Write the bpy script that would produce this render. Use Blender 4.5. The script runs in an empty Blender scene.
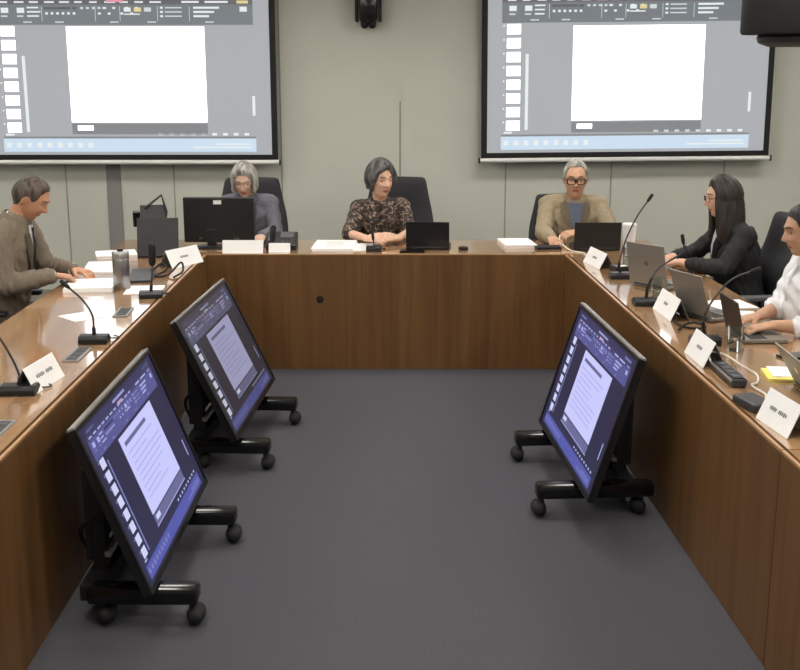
import bpy, bmesh, math, random
from mathutils import Vector, Matrix, Euler
from mathutils.bvhtree import BVHTree
random.seed(7)
PI = math.pi
SC = bpy.context.scene
COL = SC.collection
V = Vector

# ------------------------------------------------------------------ materials
def lin(c):
    c = c / 255.0
    return c / 12.92 if c <= 0.04045 else ((c + 0.055) / 1.055) ** 2.4
def rgb(r, g, b): return (lin(r), lin(g), lin(b), 1.0)
MATS = {}
def base_mat(name):
    m = bpy.data.materials.new(name); m.use_nodes = True
    nt = m.node_tree; b = nt.nodes['Principled BSDF']
    MATS[name] = m
    return m, nt, b
def mat(name, col, rough=0.5, metal=0.0, noise=0.0, scale=60.0, bump=0.0, stretch=(1, 1, 1), spec=0.5):
    """plain surface with a fine procedural mottling"""
    m, nt, b = base_mat(name)
    b.inputs['Roughness'].default_value = rough
    b.inputs['Metallic'].default_value = metal
    b.inputs['Specular IOR Level'].default_value = spec
    c = rgb(*col)
    b.inputs['Base Color'].default_value = c
    if noise or bump:
        tc = nt.nodes.new('ShaderNodeTexCoord'); mp = nt.nodes.new('ShaderNodeMapping')
        mp.inputs['Scale'].default_value = stretch
        nt.links.new(tc.outputs['Object'], mp.inputs['Vector'])
        nz = nt.nodes.new('ShaderNodeTexNoise'); nz.inputs['Scale'].default_value = scale
        nz.inputs['Detail'].default_value = 4
        nt.links.new(mp.outputs['Vector'], nz.inputs['Vector'])
        if noise:
            rp = nt.nodes.new('ShaderNodeValToRGB')
            rp.color_ramp.elements[0].position = 0.3; rp.color_ramp.elements[1].position = 0.7
            rp.color_ramp.elements[0].color = tuple(x * (1 - noise) for x in c[:3]) + (1,)
            rp.color_ramp.elements[1].color = tuple(min(1, x * (1 + noise)) for x in c[:3]) + (1,)
            nt.links.new(nz.outputs['Fac'], rp.inputs['Fac'])
            nt.links.new(rp.outputs['Color'], b.inputs['Base Color'])
        if bump:
            bp = nt.nodes.new('ShaderNodeBump'); bp.inputs['Strength'].default_value = bump
            bp.inputs['Distance'].default_value = 0.004
            nt.links.new(nz.outputs['Fac'], bp.inputs['Height']); nt.links.new(bp.outputs['Normal'], b.inputs['Normal'])
    return m
def emis(name, col, strength=1.0, rough=0.5, basecol=(20, 20, 22)):
    m, nt, b = base_mat(name)
    b.inputs['Base Color'].default_value = rgb(*basecol)
    b.inputs['Roughness'].default_value = rough
    b.inputs['Emission Color'].default_value = rgb(*col)
    b.inputs['Emission Strength'].default_value = strength
    return m
def wood(name, c1, c2, c3, stretch, rough, coat=0.0):
    m, nt, b = base_mat(name)
    tc = nt.nodes.new('ShaderNodeTexCoord'); mp = nt.nodes.new('ShaderNodeMapping')
    mp.inputs['Scale'].default_value = stretch
    nt.links.new(tc.outputs['Object'], mp.inputs['Vector'])
    n1 = nt.nodes.new('ShaderNodeTexNoise'); n1.inputs['Scale'].default_value = 3.0; n1.inputs['Detail'].default_value = 6
    n1.inputs['Distortion'].default_value = 0.6
    nt.links.new(mp.outputs['Vector'], n1.inputs['Vector'])
    rp = nt.nodes.new('ShaderNodeValToRGB'); e = rp.color_ramp.elements
    e[0].position = 0.28; e[0].color = rgb(*c1); e[1].position = 0.72; e[1].color = rgb(*c3)
    k = e.new(0.5); k.color = rgb(*c2)
    nt.links.new(n1.outputs['Fac'], rp.inputs['Fac'])
    n2 = nt.nodes.new('ShaderNodeTexNoise'); n2.inputs['Scale'].default_value = 14.0; n2.inputs['Detail'].default_value = 3
    nt.links.new(mp.outputs['Vector'], n2.inputs['Vector'])
    mx = nt.nodes.new('ShaderNodeMix'); mx.data_type = 'RGBA'; mx.blend_type = 'MULTIPLY'
    mx.inputs['Factor'].default_value = 0.35
    nt.links.new(rp.outputs['Color'], mx.inputs['A']); nt.links.new(n2.outputs['Fac'], mx.inputs['B'])
    nt.links.new(mx.outputs['Result'], b.inputs['Base Color'])
    b.inputs['Roughness'].default_value = rough
    b.inputs['Coat Weight'].default_value = coat; b.inputs['Coat Roughness'].default_value = 0.07
    return m
def two_tone(name, c1, c2, scale, rough, stretch=(1, 1, 1), p=(0.4, 0.6), tex='noise', c3=None):
    m, nt, b = base_mat(name)
    tc = nt.nodes.new('ShaderNodeTexCoord'); mp = nt.nodes.new('ShaderNodeMapping')
    mp.inputs['Scale'].default_value = stretch
    nt.links.new(tc.outputs['Object'], mp.inputs['Vector'])
    nz = nt.nodes.new('ShaderNodeTexNoise'); nz.inputs['Scale'].default_value = scale; nz.inputs['Detail'].default_value = 3
    nz.inputs['Distortion'].default_value = 1.2 if tex == 'floral' else 0.2
    nt.links.new(mp.outputs['Vector'], nz.inputs['Vector'])
    rp = nt.nodes.new('ShaderNodeValToRGB'); e = rp.color_ramp.elements
    e[0].position = p[0]; e[0].color = rgb(*c1); e[1].position = p[1]; e[1].color = rgb(*c2)
    if c3: e.new((p[0] + p[1]) / 2 + .02).color = rgb(*c3)
    nt.links.new(nz.outputs['Fac'], rp.inputs['Fac']); nt.links.new(rp.outputs['Color'], b.inputs['Base Color'])
    b.inputs['Roughness'].default_value = rough
    return m
def glass(name, tint=(235, 245, 245)):
    m, nt, b = base_mat(name)
    b.inputs['Base Color'].default_value = rgb(*tint)
    b.inputs['Transmission Weight'].default_value = 1.0
    b.inputs['Roughness'].default_value = 0.03; b.inputs['IOR'].default_value = 1.3
    return m

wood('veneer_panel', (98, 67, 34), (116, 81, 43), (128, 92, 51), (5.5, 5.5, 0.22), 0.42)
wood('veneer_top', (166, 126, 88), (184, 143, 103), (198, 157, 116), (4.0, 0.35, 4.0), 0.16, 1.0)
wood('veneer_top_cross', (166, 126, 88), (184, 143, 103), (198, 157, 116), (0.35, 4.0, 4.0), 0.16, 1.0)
mat('top_edge', (176, 136, 98), 0.35, noise=0.08, scale=20)
mat('carpet', (81, 80, 86), 0.95, noise=0.22, scale=190, bump=0.5, spec=0.1)
mat('wall_paint', (203, 204, 194), 0.75, noise=0.02, scale=3)
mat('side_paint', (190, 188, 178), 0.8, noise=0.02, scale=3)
mat('ceiling_paint', (215, 213, 205), 0.9, noise=0.02, scale=8)
mat('joint_dark', (152, 152, 144), 0.8, noise=0.05)
mat('joint_strip', (140, 138, 138), 0.8, noise=0.04)
mat('black_plastic', (24, 24, 26), 0.42, noise=0.1, scale=80)
mat('black_matte', (13, 13, 15), 0.7, noise=0.1, scale=60)
mat('black_gloss', (14, 14, 16), 0.18)
mat('bezel_black', (22, 22, 26), 0.3)
mat('bezel_highlight', (150, 148, 145), 0.3, 0.3)  # pale grey stands in for ceiling light reflected on the black case
mat('grey_plastic', (88, 88, 90), 0.5, noise=0.06)
mat('dark_grey', (52, 52, 55), 0.5, noise=0.08)
mat('silver', (172, 172, 172), 0.32, 0.7, noise=0.03)
mat('chrome', (205, 205, 208), 0.15, 1.0)
mat('laptop_silver', (136, 130, 122), 0.45, 0.25, noise=0.03)
mat('laptop_brown', (64, 52, 46), 0.5, 0.2, noise=0.05)
mat('key_dark', (40, 40, 43), 0.6, noise=0.3, scale=120)
mat('paper', (242, 242, 242), 0.7, noise=0.015, scale=20)
mat('paper_cool', (230, 232, 236), 0.7, noise=0.02, scale=20)
mat('card_back', (120, 122, 126), 0.7, noise=0.03)
mat('ink', (118, 120, 126), 0.8)
mat('ink_pale', (190, 192, 196), 0.8)
mat('yellow_pad', (240, 226, 120), 0.7, noise=0.03)
mat('white_plastic', (232, 232, 230), 0.4)
mat('cable_white', (225, 222, 214), 0.5)
mat('steel', (150, 150, 152), 0.28, 0.9, noise=0.12, scale=14, stretch=(6, 6, .3))
mat('peach', (226, 196, 164), 0.7, noise=0.03)
mat('chair_fabric', (34, 34, 39), 0.72, noise=0.15, scale=120, bump=0.15)
mat('chair_leather', (40, 40, 46), 0.42, noise=0.08, scale=60)
mat('rubber', (22, 22, 23), 0.75)
glass('clear_glass'); glass('clear_plastic', (240, 244, 246))
mat('water', (232, 240, 242), 0.05)
# people
def skin(name, c):
    m = mat(name, c, 0.55, noise=0.06, scale=30)
    b = m.node_tree.nodes['Principled BSDF']
    b.inputs['Subsurface Weight'].default_value = 0.12
    b.inputs['Subsurface Radius'].default_value = (0.01, 0.004, 0.002)
    return m
skin('skin_ruddy', (196, 146, 116)); skin('skin_fair', (214, 172, 148)); skin('skin_tan', (202, 158, 130)); skin('skin_pale', (222, 184, 162))
mat('lips', (168, 100, 90), 0.5); mat('eye_white', (176, 164, 154), 0.35); mat('iris', (46, 36, 30), 0.25)
two_tone('hair_greybrown', (52, 43, 38), (92, 80, 70), 40, 0.6, (1, 1, .25))
two_tone('hair_silver', (120, 118, 112), (172, 170, 164), 45, 0.55, (1, 1, .2))
two_tone('hair_darkgrey', (50, 48, 48), (112, 110, 110), 30, 0.5, (1, 1, .3), (0.42, 0.68))
two_tone('hair_grey', (128, 126, 120), (178, 175, 166), 45, 0.6, (1, 1, .3))
two_tone('hair_darkbrown', (20, 16, 15), (44, 34, 29), 40, 0.5, (1, 1, .08))
two_tone('hair_black', (18, 16, 17), (40, 36, 36), 40, 0.42, (1, 1, .3))
mat('suit_taupe', (120, 108, 94), 0.85, noise=0.12, scale=90, bump=0.1)
mat('jacket_tan', (154, 140, 116), 0.85, noise=0.16, scale=110, bump=0.1)
mat('cardigan_grey', (104, 104, 114), 0.9, noise=0.15, scale=90, bump=0.2)
mat('blazer_black', (24, 24, 27), 0.75, noise=0.15, scale=80)
mat('shirt_white', (232, 233, 236), 0.8, noise=0.02, scale=30)
mat('shirt_blue', (150, 162, 190), 0.8, noise=0.06, scale=60)
mat('shirt_dark', (60, 58, 66), 0.8, noise=0.08)
mat('tie_dark', (38, 36, 40), 0.5, noise=0.15)
two_tone('shirt_floral', (38, 33, 34), (150, 132, 116), 34, 0.8, (1, 1, 1), (0.42, 0.62), 'floral', (82, 66, 60))
mat('trousers_dark', (42, 42, 48), 0.85, noise=0.1, scale=90)
mat('trousers_taupe', (112, 100, 87), 0.85, noise=0.1, scale=90)
mat('shoe_black', (22, 21, 22), 0.35)
mat('frame_black', (18, 18, 20), 0.3)
mat('frame_thin', (110, 104, 98), 0.3, 0.6)
# lit screens
emis('led', (255, 246, 230), 1.0)
for k, c in dict(body=(170, 173, 178), ribbon=(114, 121, 127), tabs=(94, 96, 102), slide=(255, 255, 255), line=(172, 174, 178), light=(236, 242, 244),
                 icon=(214, 222, 224), task=(206, 227, 246), pink=(226, 150, 168), dim=(84, 88, 94), yel=(232, 214, 150), thumb=(250, 250, 250), foot=(128, 130, 134)).items():
    emis('proj_' + k, c, 2.6 if k in ('slide', 'thumb') else 0.9, 0.6, (70, 70, 70))
for k, c in dict(body=(42, 43, 72), ribbon=(84, 86, 146), tabs=(62, 62, 104), slide=(200, 202, 252), line=(176, 178, 232), light=(170, 174, 226),
                 icon=(122, 126, 184), task=(82, 88, 168), pink=(190, 160, 188), dim=(52, 52, 92), yel=(120, 120, 190), thumb=(206, 210, 246), foot=(104, 105, 150)).items():
    emis('mon_' + k, c, 1.0, 0.3, (12, 12, 14))
for k, c in dict(body=(44, 44, 54), ribbon=(78, 79, 104), tabs=(64, 64, 80), slide=(150, 150, 182), line=(130, 131, 164), light=(140, 142, 172),
                 icon=(100, 102, 136), task=(70, 74, 128), pink=(140, 136, 146), dim=(50, 50, 68), yel=(96, 98, 170), thumb=(186, 190, 206), foot=(92, 93, 122)).items():
    emis('dimmon_' + k, c, 1.0, 0.3, (12, 12, 14))

# ------------------------------------------------------------------ mesh helpers
def M_(n): return MATS[n]
def link(name, me, parent=None, mats=(), smooth=False):
    o = bpy.data.objects.new(name, me); COL.objects.link(o)
    for m in mats: me.materials.append(M_(m))
    if smooth:
        for p in me.polygons: p.use_smooth = True
    if parent is not None: o.parent = parent
    return o
class MB:
    def __init__(s): s.bm = bmesh.new()
    def box(s, c, d, rot=None, bev=0.0):
        m = Matrix.Translation(V(c))
        if rot is not None: m = m @ (rot if isinstance(rot, Matrix) else Euler(rot).to_matrix().to_4x4())
        r = bmesh.ops.create_cube(s.bm, size=1.0, matrix=m @ Matrix.Diagonal((d[0], d[1], d[2], 1)))
        if bev > 0:
            ed = {e for v in r['verts'] for e in v.link_edges}
            bmesh.ops.bevel(s.bm, geom=list(ed), offset=bev, segments=2, affect='EDGES', profile=0.5)
        return s
    def cyl(s, p0, p1, r0, r1=None, seg=20):
        return s.tube([p0, p1], [r0, r1 if r1 is not None else r0], seg, flat=True)
    def tube(s, pts, rad, seg=12, flat=False, side=None, close=False):
        pts = [V(p) for p in pts]; n = len(pts)
        if not isinstance(rad, (list, tuple)): rad = [rad] * n
        rad = [(r, r) if not isinstance(r, (list, tuple)) else r for r in rad]
        tang = []
        for i in range(n):
            a = pts[max(i - 1, 0)]; b = pts[min(i + 1, n - 1)]
            tang.append((b - a).normalized())
        x = V(side) if side is not None else (V((1, 0, 0)) if abs(tang[0].x) < 0.9 else V((0, 1, 0)))
        rings = []
        def ring(c, t, rx, ry, x):
            x = (x - t * x.dot(t)).normalized(); y = t.cross(x)
            return [s.bm.verts.new(c + x * (rx * math.cos(2 * PI * k / seg)) + y * (ry * math.sin(2 * PI * k / seg))) for k in range(seg)], x
        if not flat:
            for q in (0.92, 0.7, 0.38):
                c = pts[0] - tang[0] * (min(rad[0]) * q); k = math.sqrt(1 - q * q)
                r, x = ring(c, tang[0], rad[0][0] * k, rad[0][1] * k, x); rings.append(r)
        for i in range(n):
            r, xn = ring(pts[i], tang[i], rad[i][0], rad[i][1], V(side) if side is not None else x)
            if side is None: x = xn
            rings.append(r)
        if not flat:
            for q in (0.38, 0.7, 0.92):
                c = pts[-1] + tang[-1] * (min(rad[-1]) * q); k = math.sqrt(1 - q * q)
                r, x = ring(c, tang[-1], rad[-1][0] * k, rad[-1][1] * k, V(side) if side is not None else x); rings.append(r)
        for a, b in zip(rings, rings[1:]):
            for k in range(seg):
                s.bm.faces.new((a[k], a[(k + 1) % seg], b[(k + 1) % seg], b[k]))
        s.bm.faces.new(rings[0][::-1]); s.bm.faces.new(rings[-1])
        return s
    def lathe(s, c, prof, seg=28):
        """prof: list of (r, z) from bottom to top, closed when it starts and ends at r=0"""
        c = V(c); rows = []
        for r, z in prof:
            if r < 1e-6: rows.append([s.bm.verts.new(c + V((0, 0, z)))])
            else: rows.append([s.bm.verts.new(c + V((r * math.cos(2 * PI * k / seg), r * math.sin(2 * PI * k / seg), z))) for k in range(seg)])
        for a, b in zip(rows, rows[1:]):
            for k in range(seg):
                k2 = (k + 1) % seg
                if len(a) == 1 and len(b) == 1: continue
                if len(a) == 1: s.bm.faces.new((a[0], b[k2], b[k]))
                elif len(b) == 1: s.bm.faces.new((a[k], a[k2], b[0]))
                else: s.bm.faces.new((a[k], a[k2], b[k2], b[k]))
        return s
    def ball(s, c, r, m=None, u=20, v=14):
        if not isinstance(r, (list, tuple)): r = (r, r, r)
        mm = Matrix.Translation(V(c))
        if m is not None: mm = mm @ m
        bmesh.ops.create_uvsphere(s.bm, u_segments=u, v_segments=v, radius=1.0, matrix=mm @ Matrix.Diagonal((r[0], r[1], r[2], 1)))
        return s
    def torus(s, c, R, r, rot=None, seg=24, rs=8, sx=1.0, sz=1.0, sq=1.0):
        m = Matrix.Translation(V(c))
        if rot is not None: m = m @ (rot if isinstance(rot, Matrix) else Euler(rot).to_matrix().to_4x4())
        g = []
        for i in range(seg):
            a = 2 * PI * i / seg; row = []
            for j in range(rs):
                b = 2 * PI * j / rs
                ca, sa = math.cos(a), math.sin(a); ca, sa = math.copysign(abs(ca) ** sq, ca), math.copysign(abs(sa) ** sq, sa)
                row.append(s.bm.verts.new(m @ V(((R + r * math.cos(b)) * ca * sx, (R + r * math.cos(b)) * sa * sz, r * math.sin(b)))))
            g.append(row)
        for i in range(seg):
            for j in range(rs):
                s.bm.faces.new((g[i][j], g[(i + 1) % seg][j], g[(i + 1) % seg][(j + 1) % rs], g[i][(j + 1) % rs]))
        return s
    def prism(s, poly, axis, a, b):
        """poly of 2-D points extruded along axis ('x','y','z') from a to b"""
        def P(p, t):
            return V({'x': (t, p[0], p[1]), 'y': (p[0], t, p[1]), 'z': (p[0], p[1], t)}[axis])
        A = [s.bm.verts.new(P(p, a)) for p in poly]; B = [s.bm.verts.new(P(p, b)) for p in poly]
        n = len(poly)
        for i in range(n): s.bm.faces.new((A[i], A[(i + 1) % n], B[(i + 1) % n], B[i]))
        s.bm.faces.new(A[::-1]); s.bm.faces.new(B)
        return s
    def xf(s, m):
        bmesh.ops.transform(s.bm, matrix=m, verts=s.bm.verts[:]); return s
    def build(s, name, m, parent=None, smooth=False, bevel=0.0):
        bmesh.ops.recalc_face_normals(s.bm, faces=s.bm.faces[:])
        me = bpy.data.meshes.new(name); s.bm.to_mesh(me); s.bm.free()
        o = link(name, me, parent, (m,) if isinstance(m, str) else m, smooth)
        if smooth:
            me.set_sharp_from_angle(angle=math.radians(42))
        if bevel:
            b = o.modifiers.new('bevel', 'BEVEL'); b.width = bevel; b.segments = 2; b.limit_method = 'ANGLE'
        return o
def remesh(mb, voxel, it=2, fac=0.5):
    me = bpy.data.meshes.new('tmp'); bmesh.ops.recalc_face_normals(mb.bm, faces=mb.bm.faces[:]); mb.bm.to_mesh(me); mb.bm.free()
    o = bpy.data.objects.new('tmp', me); COL.objects.link(o)
    r = o.modifiers.new('r', 'REMESH'); r.mode = 'VOXEL'; r.voxel_size = voxel
    if it:
        sm = o.modifiers.new('s', 'SMOOTH'); sm.factor = fac; sm.iterations = it
    dg = bpy.context.evaluated_depsgraph_get(); dg.update()
    out = bpy.data.meshes.new_from_object(o.evaluated_get(dg))
    bpy.data.objects.remove(o); bpy.data.meshes.remove(me)
    return out
def tag(o, label, cat, group=None):
    o['label'] = label; o['category'] = cat
    if group: o['group'] = group
    return o
def thing(name, label, cat, loc=(0, 0, 0), rz=0.0, group=None):
    o = bpy.data.objects.new(name, None); COL.objects.link(o)
    o.location = loc; o.rotation_euler = (0, 0, rz); o.empty_display_size = 0.1
    return tag(o, label, cat, group)
def struct(o): o['kind'] = 'structure'; return o
def dup(root, loc, rz, label):
    r = root.copy(); COL.objects.link(r); r.location = loc; r.rotation_euler = (0, 0, rz); r['label'] = label
    for ch in list(root.children):
        c = ch.copy(); COL.objects.link(c); c.parent = r
        for g in list(ch.children):
            d = g.copy(); COL.objects.link(d); d.parent = c
    return r
def catmull(pts, n=6):
    pts = [V(p) for p in pts]; out = []
    P = [pts[0] * 2 - pts[1]] + pts + [pts[-1] * 2 - pts[-2]]
    for i in range(1, len(P) - 2):
        for k in range(n):
            t = k / n; a, b, c, d = P[i - 1], P[i], P[i + 1], P[i + 2]
            out.append(0.5 * ((2 * b) + (c - a) * t + (2 * a - 5 * b + 4 * c - d) * t * t + (3 * b - a - 3 * c + d) * t ** 3))
    out.append(pts[-1]); return out
def lerp(a, b, t): return V(a) * (1 - t) + V(b) * t
T = 0.74          # desk height

# ------------------------------------------------------------------ the room
WY = 9.2
struct(MB().box((0, 4.1, -0.05), (8.2, 11, 0.1)).build('floor', 'carpet'))
struct(MB().box((0, 4.1, 2.85), (8.2, 11, 0.1)).build('ceiling', 'ceiling_paint'))
struct(MB().box((0, WY + 0.05, 1.4), (8.2, 0.1, 2.8)).build('wall_back', 'wall_paint'))
struct(MB().box((-4.05, 4.1, 1.4), (0.1, 11, 2.8)).build('wall_left', 'side_paint'))
struct(MB().box((4.05, 4.1, 1.4), (0.1, 11, 2.8)).build('wall_right', 'side_paint'))
struct(MB().box((0, -1.35, 1.4), (8.2, 0.1, 2.8)).build('wall_front', 'side_paint'))
for i, x in enumerate((-3.42, -2.57, -1.71, -0.85, 0.09, 0.93, 1.77, 2.665, 3.51)):
    top = 1.60 if x == 0.09 else 2.8
    struct(MB().box((x, WY - 0.002, top / 2), (0.010, 0.006, top)).build('trim_%d' % (i + 1), 'joint_dark'))
struct(MB().box((-2.19, WY - 0.004, 1.4), (0.115, 0.012, 2.8)).build('trim_10', 'joint_strip'))
struct(MB().box((0, WY - 0.008, 0.05), (8.0, 0.016, 0.1)).build('baseboard_back', 'joint_dark'))

# ceiling luminaires (above the frame, they light the room)
def luminaire(x, y, e, name_mat):
    t = thing('ceiling_light', 'unseen square white recessed ceiling light panel lighting the room', 'ceiling light', (x, y, 2.8), 0, 'recessed ceiling lights')
    f = MB()
    for dx, dy, sx, sy in ((0, .3, .62, .02), (0, -.3, .62, .02), (.3, 0, .02, .62), (-.3, 0, .02, .62)): f.box((dx, dy, -0.01), (sx, sy, 0.02))
    f.build('light_frame', 'white_plastic', t)
    MB().box((0, 0, -0.006), (.58, .58, .008)).build('diffuser', name_mat, t)
emis('led_panel', (255, 250, 241), 22.0)
for x in (-3.15, -1.05, 1.05, 3.15):  # outer columns are added to brighten the sides of the room
    for y in (0.9, 3.1, 5.3, 7.3):
        luminaire(x, y, 1, 'led_panel')

# ------------------------------------------------------------------ screen contents
def ui_mesh(W, H, pal, slide, text_lines, seed, blank=False):
    """a presentation editor window laid out on a W x H panel; returns (mesh, material names). Local x right, z up, front towards -y"""
    rnd = random.Random(seed)
    q = []
    def R(u0, v0, u1, v1, m, l):
        f = lambda v: v if v < .8 or m == 'slide' or l == 9 else .785 + (v - .8) * .775
        q.append((u0, f(v0), u1, f(v1), m, min(l, 4)))
    R(0, 0, 1, 1, 'body', 9); q[-1] = (0, 0, 1, 1, 'body', 0)
    R(.05, .938, .945, .985, 'dim', 9); R(.40, .952, .56, .968, 'light', 9); R(.07, .952, .16, .966, 'icon', 9); R(.84, .95, .93, .968, 'icon', 9)
    R(.05, .80, .945, .955, 'ribbon', 1); R(.05, .955, .945, .995, 'tabs', 1)
    for k in range(11):                                     # tab captions
        u = .07 + k * .052; R(u, .966, u + rnd.uniform(.026, .04), .979, 'light', 2)
    R(.44, .972, .50, .995, 'pink', 3); R(.70, .966, .76, .981, 'light', 2); R(.78, .966, .86, .981, 'light', 2); R(.89, .962, .93, .984, 'yel', 2)
    for u in (.075, .13): R(u, .89, u + .026, .93, 'light', 2); R(u, .86, u + .022, .872, 'icon', 2)
    for k in range(3): R(.165, .925 - k * .032, .205 + rnd.uniform(-.008, .01), .937 - k * .032, 'light', 2)
    R(.225, .918, .315, .936, 'dim', 2); R(.322, .918, .338, .936, 'dim', 2)
    for k in range(6): R(.228 + k * .019, .878, .237 + k * .019, .896, 'light', 2)
    for k in range(5): R(.35 + k * .02, .92, .36 + k * .02, .936, 'icon', 2)
    for k in range(8): R(.41 + k * .017 + (k > 3) * .01, .878 + (k % 2) * .042, .42 + k * .017 + (k > 3) * .01, .894 + (k % 2) * .042, 'light', 2)
    R(.50, .90, .524, .932, 'light', 2); R(.535, .90, .56, .932, 'yel', 2); R(.57, .90, .594, .932, 'icon', 2); R(.50, .876, .555, .886, 'light', 2)
    for k in range(3):
        R(.625, .922 - k * .032, .635, .938 - k * .032, 'light', 2); R(.642, .925 - k * .032, .70, .935 - k * .032, 'icon', 2)
        R(.74, .922 - k * .032, .83 - k * .018, .938 - k * .032, 'light', 2)
    for u in (.15, .26, .45, .58, .78): R(u, .816, u + .03, .826, 'icon', 2)
    for u in (.215, .40, .485, .615, .725): R(u, .83, u + .002, .94, 'icon', 2)
    R(.90, .90, .925, .938, 'light', 2)
    for k in range(8): # thumbnails
        v = .748 - k * .083; R(.068, v - .03, .117, v + .03, 'thumb', 1); R(.055, v + .015, .060, v + .027, 'light', 1)
    R(.135, .14, .146, .60 if blank else .74, 'light' if blank else 'icon', 1)
    u0, v0, u1, v1 = slide
    R(u0, v0, u1, v1, 'slide', 1)
    R(u0, v0 - .075, u1, v0 - .008, 'foot', 1); R(u0 + .02, v0 - .05, u0 + .075, v0 - .02, 'thumb', 2)
    R(u0 - .004, v0 - .08, u1 + .004, v0 - .074, 'line', 2)
    if text_lines:
        w = u1 - u0; h = v1 - v0
        R(u0 + .08 * w, v0 + .86 * h, u0 + .72 * w, v0 + .91 * h, 'foot' if not blank else 'line', 2)
        for k in range(9):
            v = v0 + (.76 - k * .075) * h
            R(u0 + (.1 if k % 3 else .07) * w, v, u0 + rnd.uniform(.55, .93) * w, v + .022 * h, 'line', 2)
    R(.935, .24, .945, .36, 'light', 1)
    R(.05, .10, .945, .112, 'dim' if not blank else 'foot', 1)
    for k in range(9): R(.60 + k * .038, .118, .617 + k * .038, .134, 'light', 1)
    R(.06, .118, .09, .13, 'light', 1)
    R(.05, .018 if blank else .015, .945, .10, 'task', 1)
    for k in range(9): R(.06 + k * .036, .045, .078 + k * .036, .075, 'light' if blank else 'icon', 2)
    R(.72, .04, .93, .05, 'light' if blank else 'icon', 2); R(.80, .06, .925, .07, 'light' if blank else 'icon', 2)
    names = sorted({x[4] for x in q}); me = bpy.data.meshes.new('lit_screen')
    vs, fs, mi = [], [], []
    for (a, b, c, d, m, l) in q:
        y = -0.0006 * l; n = len(vs)
        vs += [(a * W - W / 2, y, b * H), (c * W - W / 2, y, b * H), (c * W - W / 2, y, d * H), (a * W - W / 2, y, d * H)]
        fs.append((n, n + 1, n + 2, n + 3)); mi.append(names.index(m))
    me.from_pydata(vs, [], fs); me.update()
    for p, k in zip(me.polygons, mi): p.material_index = k
    return me, [pal + '_' + n for n in names]

def projection_screen(x0, x1, zb, roll, slide, label, seed):
    W = x1 - x0; H = 1.29
    t = thing('projection_screen', label, 'projection screen', ((x0 + x1) / 2, 9.05, zb))
    t.rotation_euler = (0, roll, 0)
    me, names = ui_mesh(W - .09, H - .045, 'proj', slide, False, seed, True)
    s = link('lit_picture', me, t, names); s.location = (0, -0.004, .042)
    b = MB(); b.box((0, .004, H / 2 + .15), (W, .012, H + .3))
    b.build('screen_cloth', 'black_matte', t)
    m = MB(); m.tube([(-W / 2 - .012, 0, -.016), (W / 2 + .012, 0, -.016)], [.0175, .0175], 14, flat=True); m.build('weight_bar', 'white_plastic', t, True)
    
    for sx in (-1, 1): MB().box((sx * (W / 2 + .015), 0, -.016), (.012, .042, .042)).build('end_cap', 'black_plastic', t)
    c = MB(); c.box((0, .03, H + .29), (W + .16, .11, .11), bev=.01); c.build('roller_case', 'white_plastic', t)
projection_screen(-3.145, -0.862, 1.155, 0.0, (.296, .20, .775, .775), 'large lit projection screen on the left of the back wall', 3)
projection_screen(0.722, 2.962, 1.178, -0.0095, (.303, .195, .770, .765), 'large lit projection screen on the right of the back wall', 4)

# camera on the back wall between the screens
t = thing('conference_camera', 'small black camera high on the wall between both projection screens', 'camera', (-0.152, 9.1, 2.135))
MB().box((0, .01, .40), (.17, .16, .06), bev=.01).build('camera_base', 'black_plastic', t)
b = MB()
for sx in (-1, 1): b.box((sx * .088, 0, .22), (.026, .12, .32), bev=.01)
b.build('yoke', 'black_matte', t)
b = MB(); b.box((0, 0, .185), (.135, .15, .25), bev=.025); b.tube([(-.03, 0, .04), (-.03, 0, .07)], .03, 12); b.tube([(.03, 0, .04), (.03, 0, .07)], .03, 12); b.build('camera_head', 'black_gloss', t, True)
b = MB(); b.cyl((0, -.078, .27), (0, -.068, .27), .02); b.build('lens', 'dark_grey', t, True)
MB().box((0, .09, .42), (.1, .16, .14)).build('wall_bracket', 'black_plastic', t)

# big dark camera unit hanging from the ceiling, upper right
t = thing('ceiling_camera', 'large black camera housing hanging from the ceiling at upper right', 'camera', (1.43, 4.0, 1.955))
b = MB()
pts = []
n = 28
prof = [(.185, .040), (.19, .05), (.19, .36), (.17, .385)]
b.lathe((0, 0, 0), [(0, .040)] + prof + [(0, .385)], 36)
b.build('housing', 'black_matte', t, True)
b = MB(); b.lathe((0.02, 0, 0), [(0, 0), (.115, 0), (.148, .012), (.155, .03), (.14, .048), (0, .05)], 36); b.build('lens_ring', 'dark_grey', t, True)
b = MB(); b.cyl((0, 0, .385), (0, 0, .845), .03); b.lathe((0, 0, .80), [(0, 0), (.08, 0), (.08, .045), (0, .045)]); b.build('ceiling_pole', 'black_plastic', t, True)

# notice on the wall at the right
tag(MB().box((3.40, WY - .006, 1.13), (.26, .008, .36)).build('wall_notice', 'peach'), 'peach coloured panel on the back wall at the far right edge', 'notice')

# ------------------------------------------------------------------ desks
def desk(name_label, loc, rz, L, depth, along):
    """local: inner edge on x=0, worktop towards +x (depth), running along +y for L"""
    t = thing('conference_desk', name_label, 'desk', loc, rz, 'desk units of the conference ring')
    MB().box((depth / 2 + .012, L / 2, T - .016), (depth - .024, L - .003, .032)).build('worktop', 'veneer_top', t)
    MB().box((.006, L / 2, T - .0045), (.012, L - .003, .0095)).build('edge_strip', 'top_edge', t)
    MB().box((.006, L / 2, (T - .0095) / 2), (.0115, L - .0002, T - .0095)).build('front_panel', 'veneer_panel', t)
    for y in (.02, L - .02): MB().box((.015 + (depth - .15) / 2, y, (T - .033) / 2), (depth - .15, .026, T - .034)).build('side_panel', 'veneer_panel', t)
    return t
IN = 1.114
tl = math.radians(180)
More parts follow.
